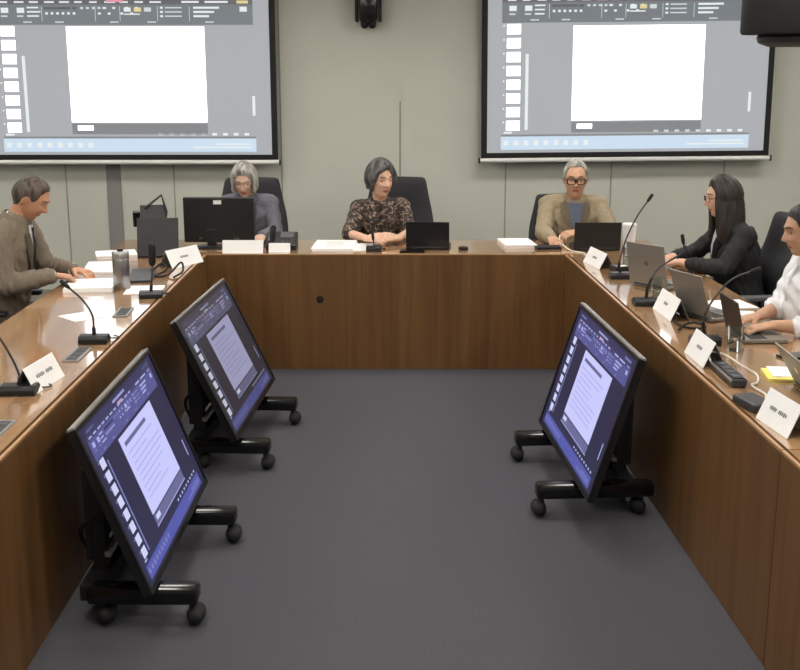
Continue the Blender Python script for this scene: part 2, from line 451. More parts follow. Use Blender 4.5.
# left run (worktop towards -x): rotate by 180 deg, y runs towards the camera
desk('left conference desk in front of the man in taupe suit', (-IN, 7.066, 0), PI, 2.72, .62, 1)
desk('left conference desk closest to the viewer, with two gooseneck microphones', (-IN, 4.344, 0), PI, 2.9, .62, 1)
ry = math.atan(.0414)
def rpt(d):   # point on the right inner edge, d metres towards the camera from the back corner
    return (IN + math.sin(ry) * d, 7.066 - math.cos(ry) * d, -.0012)
desk('long right conference desk in front of the two women', rpt(3.69), ry, 3.685, .66, 1)
desk('right conference desk closest to the viewer, mostly cut off by the frame', rpt(6.3), ry, 2.605, .66, 1)
t = thing('conference_desk', 'back conference desk with the dark round cable hole in its panel', 'desk', (0, 7.07, 0), 0, 'desk units of the conference ring')
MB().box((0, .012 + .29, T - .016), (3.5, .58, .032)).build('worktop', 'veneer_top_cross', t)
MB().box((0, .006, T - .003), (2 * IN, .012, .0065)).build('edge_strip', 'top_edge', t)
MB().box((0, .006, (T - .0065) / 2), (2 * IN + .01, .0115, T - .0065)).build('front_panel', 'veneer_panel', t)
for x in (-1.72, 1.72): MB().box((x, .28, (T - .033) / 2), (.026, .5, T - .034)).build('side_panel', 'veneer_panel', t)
b = MB(); b.lathe((0, 0, 0), [(0, 0), (.022, 0), (.022, .005), (.016, .008), (0, .006)], 20)
b.xf(Matrix.Translation((-.412, 0.0005, .455)) @ Matrix.Rotation(PI / 2, 4, 'X')); b.build('cable_grommet', 'black_matte', t, True)

# ------------------------------------------------------------------ display carts
def display_cart(label, loc, rz, tilt, Z, pal, seed, rear=.245):
    t = thing('display_cart', label, 'display on wheels', (loc[0], loc[1], 0), rz, 'low display carts inside the desk ring')
    W, H = 1.08, .6275
    n = V((math.cos(tilt), 0, math.sin(tilt))); up = V((-math.sin(tilt), 0, math.cos(tilt)))
    # frame: local display x -> +y, local display z -> up, local -y -> n
    F = Matrix(((0, -n.x, up.x, 0), (1, -n.y, up.y, 0), (0, -n.z, up.z, Z), (0, 0, 0, 1)))
    b = MB(); b.box((0, .016, H / 2), (W, .024, H), bev=.003); b.box((0, .055, H / 2 - .02), (W * .62, .04, H * .6), bev=.01); b.xf(F)
    d = b.build('display_housing', 'black_plastic', t)
    b = MB()
    for x in (-1, 1): b.box((x * (W / 2 - .008), .001, H / 2), (.016, .012, H))
    b.box((0, .001, .010), (W - .03, .012, .020)); b.box((0, .001, H - .008), (W - .03, .012, .016)); b.xf(F)
    b.build('bezel', 'bezel_black', d)
    b = MB(); b.box((0, .010, H + .003), (W, .026, .007)); b.xf(F); b.build('top_highlight', 'bezel_highlight', d)  # highlight along the case top, painted as a light grey strip
    me, names = ui_mesh(W - .03, H - .036, pal, (.305, .245, .775, .765), True, seed)
    me.transform(F @ Matrix.Translation((0, .002, .02)))
    link('lit_screen', me, d, names)
    if pal == 'mon': pass
    ys = (-.43, .27); yc = -.08
    for y in ys:
        sk = .025 if y > 0 else 0
        f = MB(); f.box(((.14 + sk - rear) / 2, y, .112), (rear + sk + .14, .085, .064), bev=.016)
        f.build('foot_bar', 'black_gloss', t, True)
        for x in (.05 - rear, .115 + sk):
            c = MB(); c.cyl((x, y, .055), (x, y, .09), .012); c.box((x + .008, y, .056), (.04, .05, .012), bev=.004); c.build('castor', 'dark_grey', t, True)
            w = MB()
            for s in (-1, 1): w.tube([(x + .012, y + s * .008, .036), (x + .012, y + s * .024, .036)], [.033, .03], 20)
            w.build('wheel', 'rubber', COL.objects[c_name(t, 'castor')], True)
    for y in (yc - .2, yc + .2): MB().box((-.235, y, .32), (.05, .06, .44), bev=.006).build('upright', 'black_matte', t)
    MB().box((-.235, yc, .112), (.08, .72, .06), bev=.006).build('base_beam', 'black_matte', t)
    for z in (.46, .20): MB().box((-.205, yc, z), (.02, .46, .02)).build('cross_rail', 'silver', t)
    b = MB(); b.box((-.275, yc, .34), (.02, .42, .34)); b.build('equipment_panel', 'black_matte', t)
    cx = V((0, 0, Z)) + up * (H / 2) - n * .075
    b = MB(); b.box((cx.x - .02, yc, cx.z), (.03, .4, .24), (0, -tilt, 0)); b.box(((cx.x - .25) / 2, yc, .46), (abs(cx.x + .235) + .05, .34, .03)); b.build('mount_bracket', 'black_matte', t)
    p = catmull([(cx.x - .02, -.34, cx.z + .05), (-.17, -.36, .42), (-.29, -.33, .30), (-.27, -.2, .14), (-.24, -.1, .12)])
    b = MB(); b.tube(p, .008, 8); b.build('power_cable', 'black_matte', t, True)
    return t
def c_name(t, n):
    return [c.name for c in t.children if c.name.startswith(n)][-1]
display_cart('bright tilted display on black wheeled stand, nearest on the left', (-.7426, 4.108), -.011, .368, .153, 'mon', 11)
display_cart('dimmer tilted display on wheeled stand, farther back on the left', (-.645, 5.677), -.061, .442, .172, 'dimmon', 12)
display_cart('tilted display on black wheeled stand before the right desk', (.820, 4.936), PI + .067, .303, .160, 'mon', 13, .345)

# ------------------------------------------------------------------ things on the desks
def name_card(label, p0, p1, h=.09, lean=.045, text=2, group=None):
    p0 = V((p0[0], p0[1], T)); p1 = V((p1[0], p1[1], T)); d = p1 - p0; w = d.length; c = (p0 + p1) / 2
    t = thing('name_card', label, 'name card', c, math.atan2(d.y, d.x), group or 'folded name cards')
    th = .0015
    b = MB(); b.prism([(0, .0), (lean, h), (lean + th, h), (th, .0)], 'x', -w / 2, w / 2); b.build('front_leaf', 'paper', t)
    b = MB(); b.prism([(lean + th, h), (2 * lean + .002, 0), (2 * lean + .0005, 0), (lean, h - .003)], 'x', -w / 2, w / 2); b.build('back_leaf', 'card_back', t)
    if text:
        b = MB(); a = math.atan2(lean, h); rnd = random.Random(int(abs(p0.y) * 100))
        x = -w * (.27 if text > 1 else .14)
        for k in range(text):
            l = rnd.uniform(.20, .27) * w
            n = 5
            for q in range(n):
                b.box((x + l * (q + .5) / n, -.0006, h * .52), (l / n * .72, .0006, .010 + .003 * (q % 2)), Matrix.Identity(4))
            x += l + .05 * w
        for v in b.bm.verts: v.co = V((v.co.x, v.co.y + v.co.z / h * lean, v.co.z))
        b.build('blurred_print', 'ink', t)
    return t
name_card('white name card beside the nearest gooseneck microphone on the left desk', (-1.222, 3.985), (-1.19, 4.235))
name_card('white name card at the far corner of the left desk', (-1.225, 6.55), (-1.085, 6.79), .10, .05, 1)
name_card('white name card on the right desk corner before the man with black laptop', (1.185, 6.80), (1.235, 6.52), .09, .045, 1)
name_card('white name card standing before the right desk second silver laptop', (1.315, 5.46), (1.335, 5.17), .10, .045, 1)
name_card('white name card standing beyond the black power strip on the right desk', (1.262, 4.60), (1.272, 4.34), .10, .045, 1)
name_card('largest and nearest white name card on the right desk', (1.286, 3.70), (1.318, 3.475), .105, .045, 2)
name_card('long blank white name card below the black computer monitor', (-1.02, 7.10), (-.765, 7.10), .078, .03, 0)

def mic(label, base, rz, neck, lean=0, foam=0.0, size=1.0):
    """neck: list of offsets (x, z) in the picture-independent vertical plane through the base, local x axis"""
    t = thing('gooseneck_microphone', label, 'microphone', (base[0], base[1], T), rz, 'gooseneck microphones on the desks')
    b = MB(); k = size
    b.prism([(-.045 * k, 0), (.045 * k, 0), (.045 * k, .014), (.02 * k, .034), (-.03 * k, .034), (-.045 * k, .022)], 'x', -.058 * k, .058 * k)
    b.build('microphone_base', 'black_plastic', t, bevel=.003)
    b = MB(); b.box((.028 * k, -.028 * k, .026), (.03, .02, .008), bev=.002); b.build('talk_button', 'grey_plastic', t)
    P = [V((0, 0, .03))] + [V((x, 0, z)) for x, z in neck]
    pts = catmull(P, 8); n = len(pts)
    m = max(2, int(n * .30))
    b = MB(); b.tube(pts[:m], .0085, 10); b.build('stem', 'black_plastic', t, True)
    b = MB(); b.tube(pts[m - 1:], .0045, 8); b.build('gooseneck', 'dark_grey', t, True)
    d = (pts[-1] - pts[-2]).normalized()
    b = MB(); r = .0095 + foam
    L = .035 + foam * 5
    b.tube([pts[-1] - d * L * .4, pts[-1], pts[-1] + d * L * .6], [r * .85, r, r * .95], 12); b.build('microphone_head', 'black_matte', t, True)
    c = catmull([(.04 * k, .03 * k, .012), (.075 * k, .045 * k, .006), (.085 * k, .07 * k, .005), (.06 * k, .10 * k, .005)], 5)
    b = MB(); b.tube(c, .003, 6); b.build('cable', 'black_matte', t, True)
    return t
mic('dark gooseneck microphone with thick foam head beside the steel flask', (-1.175, 5.73), .12, [(.004, .07), (.012, .14), (.014, .21)], foam=.010)
mic('gooseneck microphone bent leftwards before the small white sheet, left desk', (-1.215, 4.77), .06, [(.0, .06), (-.003, .12), (-.04, .185), (-.105, .25)], size=1.05)
mic('nearest gooseneck microphone at the left edge of the picture', (-1.285, 4.0), .06, [(.003, .055), (-.014, .115), (-.057, .205), (-.10, .27)], size=1.1)
mic('small thin microphone standing before the woman in the floral shirt', (-.075, 7.19), 0, [(0, .03), (-.003, .06), (-.006, .09)], size=.85)
mic('tall gooseneck microphone leaning right beside the man in the tan jacket', (1.306, 6.26), 0, [(-.008, .085), (.022, .21), (.078, .34), (.142, .44)], size=1.0)
mic('curved gooseneck microphone before the woman in the black blazer', (1.30, 5.55), 0, [(.012, .10), (.055, .18), (.155, .25), (.172, .285), (.166, .32)], size=1.05)
mic('gooseneck microphone curving towards the person in the white shirt', (1.385, 4.75), 0, [(-.012, .09), (.016, .175), (.094, .273), (.19, .315)], size=1.05)

def laptop(label, c, rz, w, d, h, ang, shell='black_plastic', basem=None, emblem=None):
    t = thing('laptop', label, 'laptop', (c[0], c[1], T), rz, 'open laptops on the desks')
    basem = basem or shell; a = math.radians(ang)
    b = MB(); b.box((0, d / 2, .010), (w, d, .016), bev=.003); o = b.build('laptop_base', basem, t)
    b = MB()
    for i in range(12):
        for j in range(4): b.box((-w * .42 + i * w * .0765, d * .2 + j * d * .1, .0188), (w * .062, d * .08, .0015))
    b.build('keyboard', 'key_dark', o)
    b = MB(); b.box((0, d * .8, .0184), (w * .32, d * .3, .001)); b.build('touchpad', 'grey_plastic', o)
    R = Matrix.Translation((0, 0, .018)) @ Matrix.Rotation(a, 4, 'X')
    b = MB(); b.box((0, 0, h / 2), (w, .007, h), bev=.002); b.xf(R); l = b.build('lid', shell, t)
    b = MB(); b.box((0, .0042, h / 2 + .003), (w - .014, .001, h - .022)); b.xf(R); b.build('laptop_screen', 'black_gloss', l)
    b = MB(); b.tube([(-w * .36, 0, .015), (w * .36, 0, .015)], .0065, 10); b.build('hinge', 'dark_grey', t, True)
    if emblem:
        b = MB(); b.lathe((0, 0, 0), [(0, 0), (.014, 0), (.014, .001), (0, .001)], 18); b.xf(R @ Matrix.Translation((0, -.0035, h * .52)) @ Matrix.Rotation(PI / 2, 4, 'X'))
        b.build('lid_emblem', emblem, l)
    return t
laptop('black laptop open before the woman in the floral shirt', (.265, 7.235), -.10, .275, .20, .165, 8)
laptop('black laptop open before the man in the tan jacket', (1.335, 7.20), 0, .295, .21, .165, 6)
laptop('dark laptop with lid towards the viewer at the far left desk corner', (-1.385, 6.93), .05, .25, .18, .225, -12, 'dark_grey')
laptop('first silver laptop, before the woman in the black blazer', (1.405, 5.985), math.radians(-50), .245, .19, .225, 12, 'laptop_silver', None, 'grey_plastic')
laptop('second silver laptop, beside the white document pages', (1.470, 5.25), math.radians(-66), .235, .18, .215, 20, 'laptop_silver')
laptop('brown-lidded laptop used by the person in the white shirt', (1.545, 4.86), math.radians(-88), .25, .19, .165, 14, 'laptop_brown', 'laptop_silver')
laptop('silver laptop lid partly cut off by the right picture edge', (1.555, 3.98), math.radians(-91), .31, .22, .160, 30, 'laptop_silver', None, 'white_plastic')

def paper(name, label, c, w, d, h, rz, m='paper', lines=0, cat='paper', group=None):
    t = thing(name, label, cat, (c[0], c[1], T), rz, group)
    b = MB()
    n = max(1, int(h / .006)); rnd = random.Random(int(c[0] * 1000))
    for k in range(n):
        b.box((rnd.uniform(-.004, .004) * (n > 1), rnd.uniform(-.004, .004) * (n > 1), h * (k + .5) / n), (w, d, h / n * .96))
    b.build('sheets', m, t)
    if lines:
        b = MB()
        for k in range(lines): b.box((-.02 * w * (k % 2), d * (.30 - k * .6 / max(1, lines - 1)), h + .0004), (w * (.6 - .12 * (k % 3)), d * .022, .0006))
        b.build('printed_lines', 'ink_pale', t)
    return t
paper('document_stack', 'thick white document stack nearest the man in the taupe suit', (-1.545, 5.99), .25, .28, .022, .12, lines=0, group='papers on the desks')
paper('document_stack', 'white pages at the hands of the man in the taupe suit', (-1.62, 6.56), .22, .36, .012, .15, lines=0, group='papers on the desks')
paper('paper_sheet', 'small single white sheet left of the second gooseneck microphone', (-1.405, 5.27), .15, .17, .002, .75, group='papers on the desks')
paper('paper_sheet', 'white sheet lying between steel flask and foam-headed microphone', (-1.25, 5.92), .19, .22, .003, .1, group='papers on the desks')
paper('document_stack', 'loose white pages behind the steel flask', (-1.66, 7.0), .24, .22, .02, .3, group='papers on the desks')
paper('document_stack', 'white document stack left of the thin microphone on the back desk', (-.33, 7.34), .26, .36, .020, -.04, lines=7, group='papers on the desks')
paper('paper_sheet', 'white printed sheet under the thin microphone on the back desk', (-.13, 7.33), .16, .30, .004, .05, lines=6, group='papers on the desks')
paper('document_stack', 'white document stack right of the middle of the back desk', (.855, 7.44), .205, .30, .022, .10, group='papers on the desks')
paper('paper_sheet', 'far white page behind the brown-lidded laptop', (1.70, 5.53), .22, .20, .006, .2, group='papers on the desks')
paper('paper_sheet', 'near white page behind the brown-lidded laptop', (1.655, 5.30), .22, .20, .004, -.2, 'paper_cool', group='papers on the desks')
paper('notepad', 'yellow notepad under a white sheet on the right desk', (1.545, 4.225), .13, .16, .010, -.12, 'yellow_pad', cat='notepad')
o = paper('paper_sheet', 'white sheet lying on the yellow notepad', (1.562, 4.245), .115, .145, .003, -.12, group='papers on the desks'); o.location.z = T + .0105
paper('folder', 'dark grey folder lying before the far left desk corner', (-1.345, 6.30), .13, .38, .014, .16, 'dark_grey', cat='folder')
paper('notebook', 'small black notebook under the hand of the man in tan jacket', (1.03, 7.30), .16, .13, .016, .1, 'black_matte', cat='notebook')
paper('tablet_computer', 'flat black tablet beside the thin microphone', (.165, 7.165), .15, .10, .014, 0, 'black_gloss', cat='tablet')
paper('smartphone', 'black phone lying near the hands in white sleeves', (1.70, 4.52), .075, .15, .009, -1.2, 'black_gloss', cat='phone')

# desktop monitor seen from behind
t = thing('computer_monitor', 'black computer monitor seen from behind before the silver-haired woman', 'monitor', (-1.07, 7.34, T), -.01)
b = MB(); b.box((0, 0, .178), (.452, .03, .29), bev=.008); b.box((0, .012, .16), (.30, .03, .18), bev=.01)
h = b.build('monitor_housing', 'black_plastic', t)
MB().box((0, .0285, .178), (.43, .002, .262)).build('monitor_screen', 'black_gloss', h)
b = MB(); b.box((-.05, -.006, .06), (.06, .024, .12), bev=.006); b.build('stand_neck', 'black_plastic', t)
b = MB(); b.lathe((-.05, 0, 0), [(0, 0), (.10, 0), (.10, .008), (.06, .014), (0, .014)]); b.build('stand_foot', 'black_plastic', t, True)
MB().box((-.006, -.0156, .292), (.05, .002, .026)).build('white_sticker', 'paper', t)
b = MB(); b.box((.10, -.0156, .062), (.006, .001, .022)); b.box((.118, -.0156, .058), (.016, .001, .014)); b.box((-.12, -.0156, .06), (.02, .001, .010)); b.build('port_marks', 'grey_plastic', t)

# desk phones
def desk_phone(label, c, rz, w, hgt, screen):
    t = thing('desk_phone', label, 'desk phone', (c[0], c[1], T), rz)
    b = MB(); b.prism([(-.08, 0), (.09, 0), (.09, hgt), (.05, hgt + .005), (-.08, hgt * .35)], 'x', -w / 2, w / 2); b.build('phone_body', 'black_plastic', t, bevel=.004)
    b = MB(); b.tube(catmull([(-w * .33, -.075, hgt * .46), (-w * .34, 0, hgt * .82), (-w * .33, .07, hgt + .03)], 6), [(.022, .016)] * 13, 10); b.build('handset', 'black_gloss', t, True)
    b = MB(); b.prism([(.0, hgt * .72), (.035, hgt + .005), (.033, hgt + .008), (-.003, hgt * .72 + .004)], 'x', -.01, w * .4); b.build('display_panel', 'dark_grey', t)
    b = MB()
    for i in range(3):
        for j in range(4): b.box((.01 + i * w * .14, -.06 + j * .016, hgt * (.44 + j * .07)), (w * .1, .010, .008))
    b.build('keypad', 'grey_plastic', t)
    return t
desk_phone('black desk phone behind a small white card, front of silver-haired woman', (-.665, 7.29), 0, .19, .095, 0)
name_card('small blank white card leaning against the black desk phone', (-.735, 7.14), (-.60, 7.14), .055, .02, 0)

t = thing('video_phone', 'black tilted-screen video phone behind the dark corner laptop', 'video phone', (-1.47, 7.25, T), .25)
b = MB(); b.prism([(-.10, 0), (.10, 0), (.10, .03), (-.10, .05)], 'x', -.09, .09); b.build('phone_base', 'black_plastic', t, bevel=.004)
R = Matrix.Translation((0, .0, .19)) @ Matrix.Rotation(math.radians(-20), 4, 'X')
b = MB(); b.box((0, 0, 0), (.16, .03, .19), bev=.006); b.xf(R); b.build('screen_housing', 'black_plastic', t)
b = MB(); b.box((0, .06, .12), (.05, .03, .22), (math.radians(-14), 0, 0), bev=.005); b.build('support_arm', 'black_matte', t)
b = MB(); b.tube([(-.045, 0, .27), (.055, .0, .345), (.082, 0, .24)], .009, 8); b.tube([(.082, 0, .24), (.075, 0, .2)], .009, 8); b.build('carry_loop', 'dark_grey', t, True)
b = MB(); b.box((-.105, 0, .20), (.045, .05, .10), bev=.008); b.build('handset', 'black_gloss', t)

# drink ware
def lathe_thing(name, label, cat, c, parts, group=None):
    t = thing(name, label, cat, (c[0], c[1], T), 0, group)
    for pn, prof, m in parts:
        b = MB(); b.lathe((0, 0, 0), prof, 28); b.build(pn, m, t, True)
    return t
lathe_thing('steel_flask', 'brushed steel flask standing before the man in the taupe suit', 'flask', (-1.375, 5.955), [
    ('flask_body', [(0, 0), (.041, 0), (.044, .004), (.044, .155), (.041, .162), (0, .162)], 'steel'),
    ('flask_lid', [(0, .1625), (.043, .1625), (.044, .166), (.044, .195), (.040, .20), (0, .20)], 'silver'),
    ('drinking_spout', [(0, .2003), (.016, .2003), (.014, .214), (0, .215)], 'black_plastic')])
def tumbler(label, c, h, r, fill):
    parts = [('tumbler_wall', [(0, 0), (r * .84, 0), (r, h), (r - .0025, h), (r * .84 - .0025, .006), (0, .006)], 'clear_glass')]
    t = lathe_thing('water_glass', label, 'glass', c, parts, 'clear glasses on the right desk')
    if fill:
        b = MB(); rr = r * .84 - .003; b.lathe((0, 0, 0), [(0, .0065), (rr, .0065), (rr + (r - r * .84) * fill * .9, h * fill), (0, h * fill)], 28); b.build('drinking_water', 'clear_plastic', t, True)
    return t
tumbler('clear glass beside the brown-lidded laptop on the right desk', (1.475, 4.625), .105, .034, .45)
tumbler('clear glass behind the curved gooseneck microphone', (1.40, 5.75), .10, .034, .3)
tumbler('clear glass beside the first silver laptop, nearest the man in tan', (1.42, 6.62), .115, .036, .5)
t = lathe_thing('paper_cup', 'tall white cup behind the right end of the man’s black laptop'.replace('’', "'"), 'cup', (1.555, 7.30), [
    ('cup_wall', [(0, 0), (.036, 0), (.044, .145), (.041, .145), (.034, .004), (0, .004)], 'paper'),
    ('cup_lid', [(0, .145), (.047, .145), (.047, .152), (.042, .16), (0, .16)], 'white_plastic')])
lathe_thing('puck_speaker', 'small round black speaker puck alone on the back desk', 'speaker', (.492, 7.24), [
    ('puck_body', [(0, 0), (.030, 0), (.033, .006), (.03, .018), (0, .02)], 'black_plastic'), ('puck_button', [(0, .0202), (.010, .0202), (.009, .024), (0, .024)], 'grey_plastic')])

# cable flaps sunk in the left worktops
def flap(label, c, w, d, rz):
    t = thing('cable_flap', label, 'cable flap', (c[0], c[1], T), rz, 'cable flaps in the left worktops')
    b = MB()
    for x in (-1, 1): b.box((x * (w / 2 - .005), 0, .003), (.010, d, .006))
    for y in (-1, 1): b.box((0, y * (d / 2 - .005), .003), (w - .02, .010, .006))
    b.build('flap_frame', 'silver', t)
    b = MB(); b.box((0, 0, .0035), (w - .022, d - .022, .005)); b.build('flap_lid', 'dark_grey', t)
    for k in range(3): MB().box((0, -d * .28 + k * d * .28, .0068), (w * .55, d * .08, .0015)).build('socket', 'grey_plastic', t)
flap('metal cable flap in line with the steel flask', (-1.23, 5.36), .07, .20, .06)
flap('metal cable flap between the two nearest gooseneck microphones', (-1.228, 4.55), .065, .23, 0)
flap('metal cable flap cut off by the left picture edge', (-1.225, 3.56), .075, .20, 0)

# power strip, adapters and cables
t = thing('power_strip', 'dark power strip with silver edge on the right desk', 'power strip', (1.333, 4.20, T), .02)
MB().box((0, 0, .016), (.058, .27, .030), bev=.004).build('strip_body', 'dark_grey', t)
b = MB(); b.box((.0, 0, .0322), (.044, .25, .004)); b.build('strip_top', 'black_plastic', t)
for k in range(4):
    b = MB(); b.lathe((0, -.09 + k * .06, .0335), [(0, 0), (.017, 0), (.017, .0018), (0, .0018)], 18); b.build('socket', 'grey_plastic', t)
for sx in (-1, 1): MB().box((sx * .030, 0, .0255), (.004, .268, .008)).build('edge_trim', 'silver', t)
def cable(label, pts, r, m, name='cable', group='loose cables on the desks'):
    b = MB(); b.tube(catmull(pts, 8), r, 8); return tag(b.build(name, m, None, True), label, 'cable', group)
cable('white charging cable looped over the black power strip', [(1.30, 4.34, T + .03), (1.31, 4.40, T + .05), (1.36, 4.36, T + .05), (1.40, 4.28, T + .03), (1.45, 4.24, T + .005), (1.42, 4.12, T + .006), (1.38, 4.06, T + .012), (1.40, 3.97, T + .005), (1.385, 3.91, T + .006)], .0038, 'cable_white')
cable('white earphone cable hanging before the man in the tan jacket', [(1.13, 7.44, T + .06), (1.12, 7.36, T + .03), (1.135, 7.27, T + .02), (1.17, 7.18, T + .005), (1.23, 7.10, T + .004), (1.24, 7.0, T + .004)], .0038, 'cable_white')
cable('black cable tangle behind the name card by the second silver laptop', [(1.38, 5.33, T + .006), (1.37, 5.22, T + .02), (1.35, 5.12, T + .006), (1.38, 5.02, T + .006), (1.45, 4.99, T + .012), (1.42, 5.06, T + .02), (1.37, 5.06, T + .008), (1.33, 4.98, T + .006)], .005, 'black_matte')
cable('black looped cable beside the far left desk corner name card', [(-1.32, 6.40, T + .01), (-1.26, 6.44, T + .05), (-1.22, 6.36, T + .03), (-1.27, 6.28, T + .006), (-1.20, 6.30, T + .012), (-1.15, 6.42, T + .06), (-1.13, 6.36, T + .02), (-1.16, 6.25, T + .006)], .006, 'black_matte')
t = thing('power_adapter', 'black power adapter between power strip and nearest right name card', 'power adapter', (1.315, 3.82, T), .25)
MB().box((0, 0, .017), (.085, .15, .032), bev=.008).build('adapter_body', 'dark_grey', t)
b = MB(); b.tube([(0, .075, .016), (0, .10, .014)], .006, 8); b.build('strain_relief', 'black_matte', t, True)
t = thing('power_adapter', 'small black adapter behind the tall gooseneck microphone on right desk', 'power adapter', (1.335, 6.42, T), .3)
MB().box((0, 0, .022), (.09, .09, .042), bev=.006).build('adapter_body', 'black_plastic', t)
MB().box((0, -.02, .0435), (.05, .03, .003)).build('white_label', 'white_plastic', t)
t = thing('adapter_hub', 'small white adapter hub before the first silver laptop', 'adapter', (1.40, 5.62, T), .5)
MB().box((0, 0, .012), (.10, .045, .022), bev=.004).build('hub_body', 'white_plastic', t)
b = MB(); b.tube(catmull([(.05, 0, .012), (.09, .02, .01), (.12, .06, .006), (.10, .12, .006)], 6), .004, 8); b.build('cable', 'cable_white', t, True)

# ------------------------------------------------------------------ office chairs
def office_chair(label, loc, rz, top=1.08, m='chair_fabric', width=.47, lean=8, sx=1.0):
    t = thing('office_chair', label, 'office chair', loc, rz, 'swivel chairs around the desks')
    b = MB(); b.box((0, -.02, .445), (.50, .48, .085), bev=.03); b.build('seat', m, t, True)
    # curved backrest
    L = math.radians(lean); b = MB(); hb = top - .50; rows = []
    for j in range(9):
        v = j / 8; z = .50 + hb * v; w = width * (.82 + .18 * math.sin(PI * min(1, v * 1.1 + .12))) * (1 - .10 * max(0, v - .8) / .2)
        y = .22 + math.tan(L) * (z - .5) - .03 * math.sin(PI * min(1, v * 1.6))
        rows.append((z, w, y))
    nx = 10; F, B = [], []
    for z, w, y in rows:
        f, k = [], []
        for i in range(nx + 1):
            x = (i / nx - .5) * w; c = .05 * (2 * x / w) ** 2
            e = 1 - (2 * abs(x) / w) ** 6 * .6
            f.append(b.bm.verts.new((x, y - c - .035 * e, z))); k.append(b.bm.verts.new((x, y - c + .045 * e, z)))
        F.append(f); B.append(k)
    for j in range(len(rows) - 1):
        for i in range(nx):
            b.bm.faces.new((F[j][i], F[j][i + 1], F[j + 1][i + 1], F[j + 1][i])); b.bm.faces.new((B[j][i], B[j + 1][i], B[j + 1][i + 1], B[j][i + 1]))
        b.bm.faces.new((F[j][0], F[j + 1][0], B[j + 1][0], B[j][0])); b.bm.faces.new((F[j][nx], B[j][nx], B[j + 1][nx], F[j + 1][nx]))
    for r0, f0, k0 in ((0, F[0], B[0]), (1, F[-1], B[-1])):
        for i in range(nx): b.bm.faces.new((f0[i], k0[i], k0[i + 1], f0[i + 1]))
    o = b.build('backrest', m, t, True)
    md = o.modifiers.new('soft', 'SUBSURF'); md.levels = 1; md.render_levels = 2
    b = MB(); b.tube([(0, .10, .41), (0, .27, .43), (0, .30, .62)], [(.035, .014)] * 3, 10, side=(1, 0, 0)); b.build('back_support', 'black_plastic', t, True)
    for s in (-1, 1):
        b = MB(); b.tube([(s * .24, .02, .42), (s * .285, .02, .43), (s * .29, .0, .62)], .014, 10); b.build('armrest_post', 'black_plastic', t, True)
        b = MB(); b.box((s * .29, -.03, .635), (.065, .26, .03), bev=.012); b.build('armrest', 'grey_plastic' if m == 'chair_leather' else 'black_plastic', t, True)
    b = MB(); b.cyl((0, 0, .09), (0, 0, .42), .026); b.build('gas_lift', 'dark_grey', t, True)
    for k in range(5):
        a = k * 2 * PI / 5 + .3; d = V((math.cos(a), math.sin(a), 0))
        b = MB(); b.tube([V((0, 0, .10)), d * .15 + V((0, 0, .095)), d * .29 + V((0, 0, .075))], [.026, .02, .015], 10); f = b.build('base_spoke', 'black_plastic', t, True)
        b = MB(); p = d * .29; q = V((-d.y, d.x, 0))
        b.tube([p + q * -.022 + V((0, 0, .029)), p + q * .022 + V((0, 0, .029))], [.028, .028], 16, flat=True); b.build('castor', 'rubber', f, True)
    return t
office_chair('black office chair behind the silver-haired woman', (-.955, 7.93, 0), .02, 1.105, width=.52)
office_chair('black office chair behind the woman in the floral shirt', (.065, 7.93, 0), -.06, 1.11, width=.52)
office_chair('dark office chair mostly hidden by the man in the tan jacket', (1.24, 7.93, 0), .05, .99)
office_chair('dark office chair of the man in the taupe suit, left edge', (-2.10, 6.10, 0), PI / 2, .93, lean=10)
office_chair('black leather chair behind the woman in the black blazer', (2.04, 6.50, 0), -PI / 2 + .12, 1.06, 'chair_leather', lean=10)
office_chair('black chair under the person in white shirt, right edge', (2.09, 5.08, 0), -PI / 2, 1.0)

# ------------------------------------------------------------------ people
def hb_pt(az, el, hs):
    """bare head ellipsoid (no features); az 0 = face, in degrees; returns point in head frame"""
    a, e = math.radians(az), math.radians(el)
    ce = math.cos(e); front = math.cos(a)
    if el < 0: ce = max(ce, 0) ** (0.72 if front > 0 else .9)
    z = .116 * math.sin(e) if el > 0 else .122 * math.sin(e)
    t = max(0, -z / .122)
    x = .074 * ce * math.sin(a) * (1 - .26 * t ** 1.5)
    y = -(.092 if front > 0 else .104) * ce * front
    if front < 0: y *= 1 - .42 * t ** 1.2
    else: y *= 1 - .06 * t
    return V((x, y, z)) * hs
def face_pt(az, el, hs, nose=1.0):
    p = hb_pt(az, el, 1.0)
    if p.y < 0:
        x, z = p.x, p.z; g = lambda d, s: math.exp(-(d / s) ** 2)
        nz = max(0, min(1, (.012 - z) / .042)) if z > -.034 else max(0, 1 - (-.034 - z) / .012)
        p.y -= .027 * nose * g(x, .0115 + .006 * nz) * nz
        p.y += .011 * g(abs(x) - .031, .016) * g(z - .001, .014)
        p.y -= .006 * g(z - .026, .012) * g(x, .05)
        p.y -= .007 * g(z + .066, .009) * g(x, .022)
        p.y += .003 * g(z + .067, .0025) * g(x, .02)
        p.y += .004 * g(z + .083, .007) * g(x, .03)
        p.y -= .011 * g(z + .104, .018) * g(x, .026)
        p.y -= .004 * g(abs(x) - .042, .018) * g(z + .030, .022)
    return p * hs
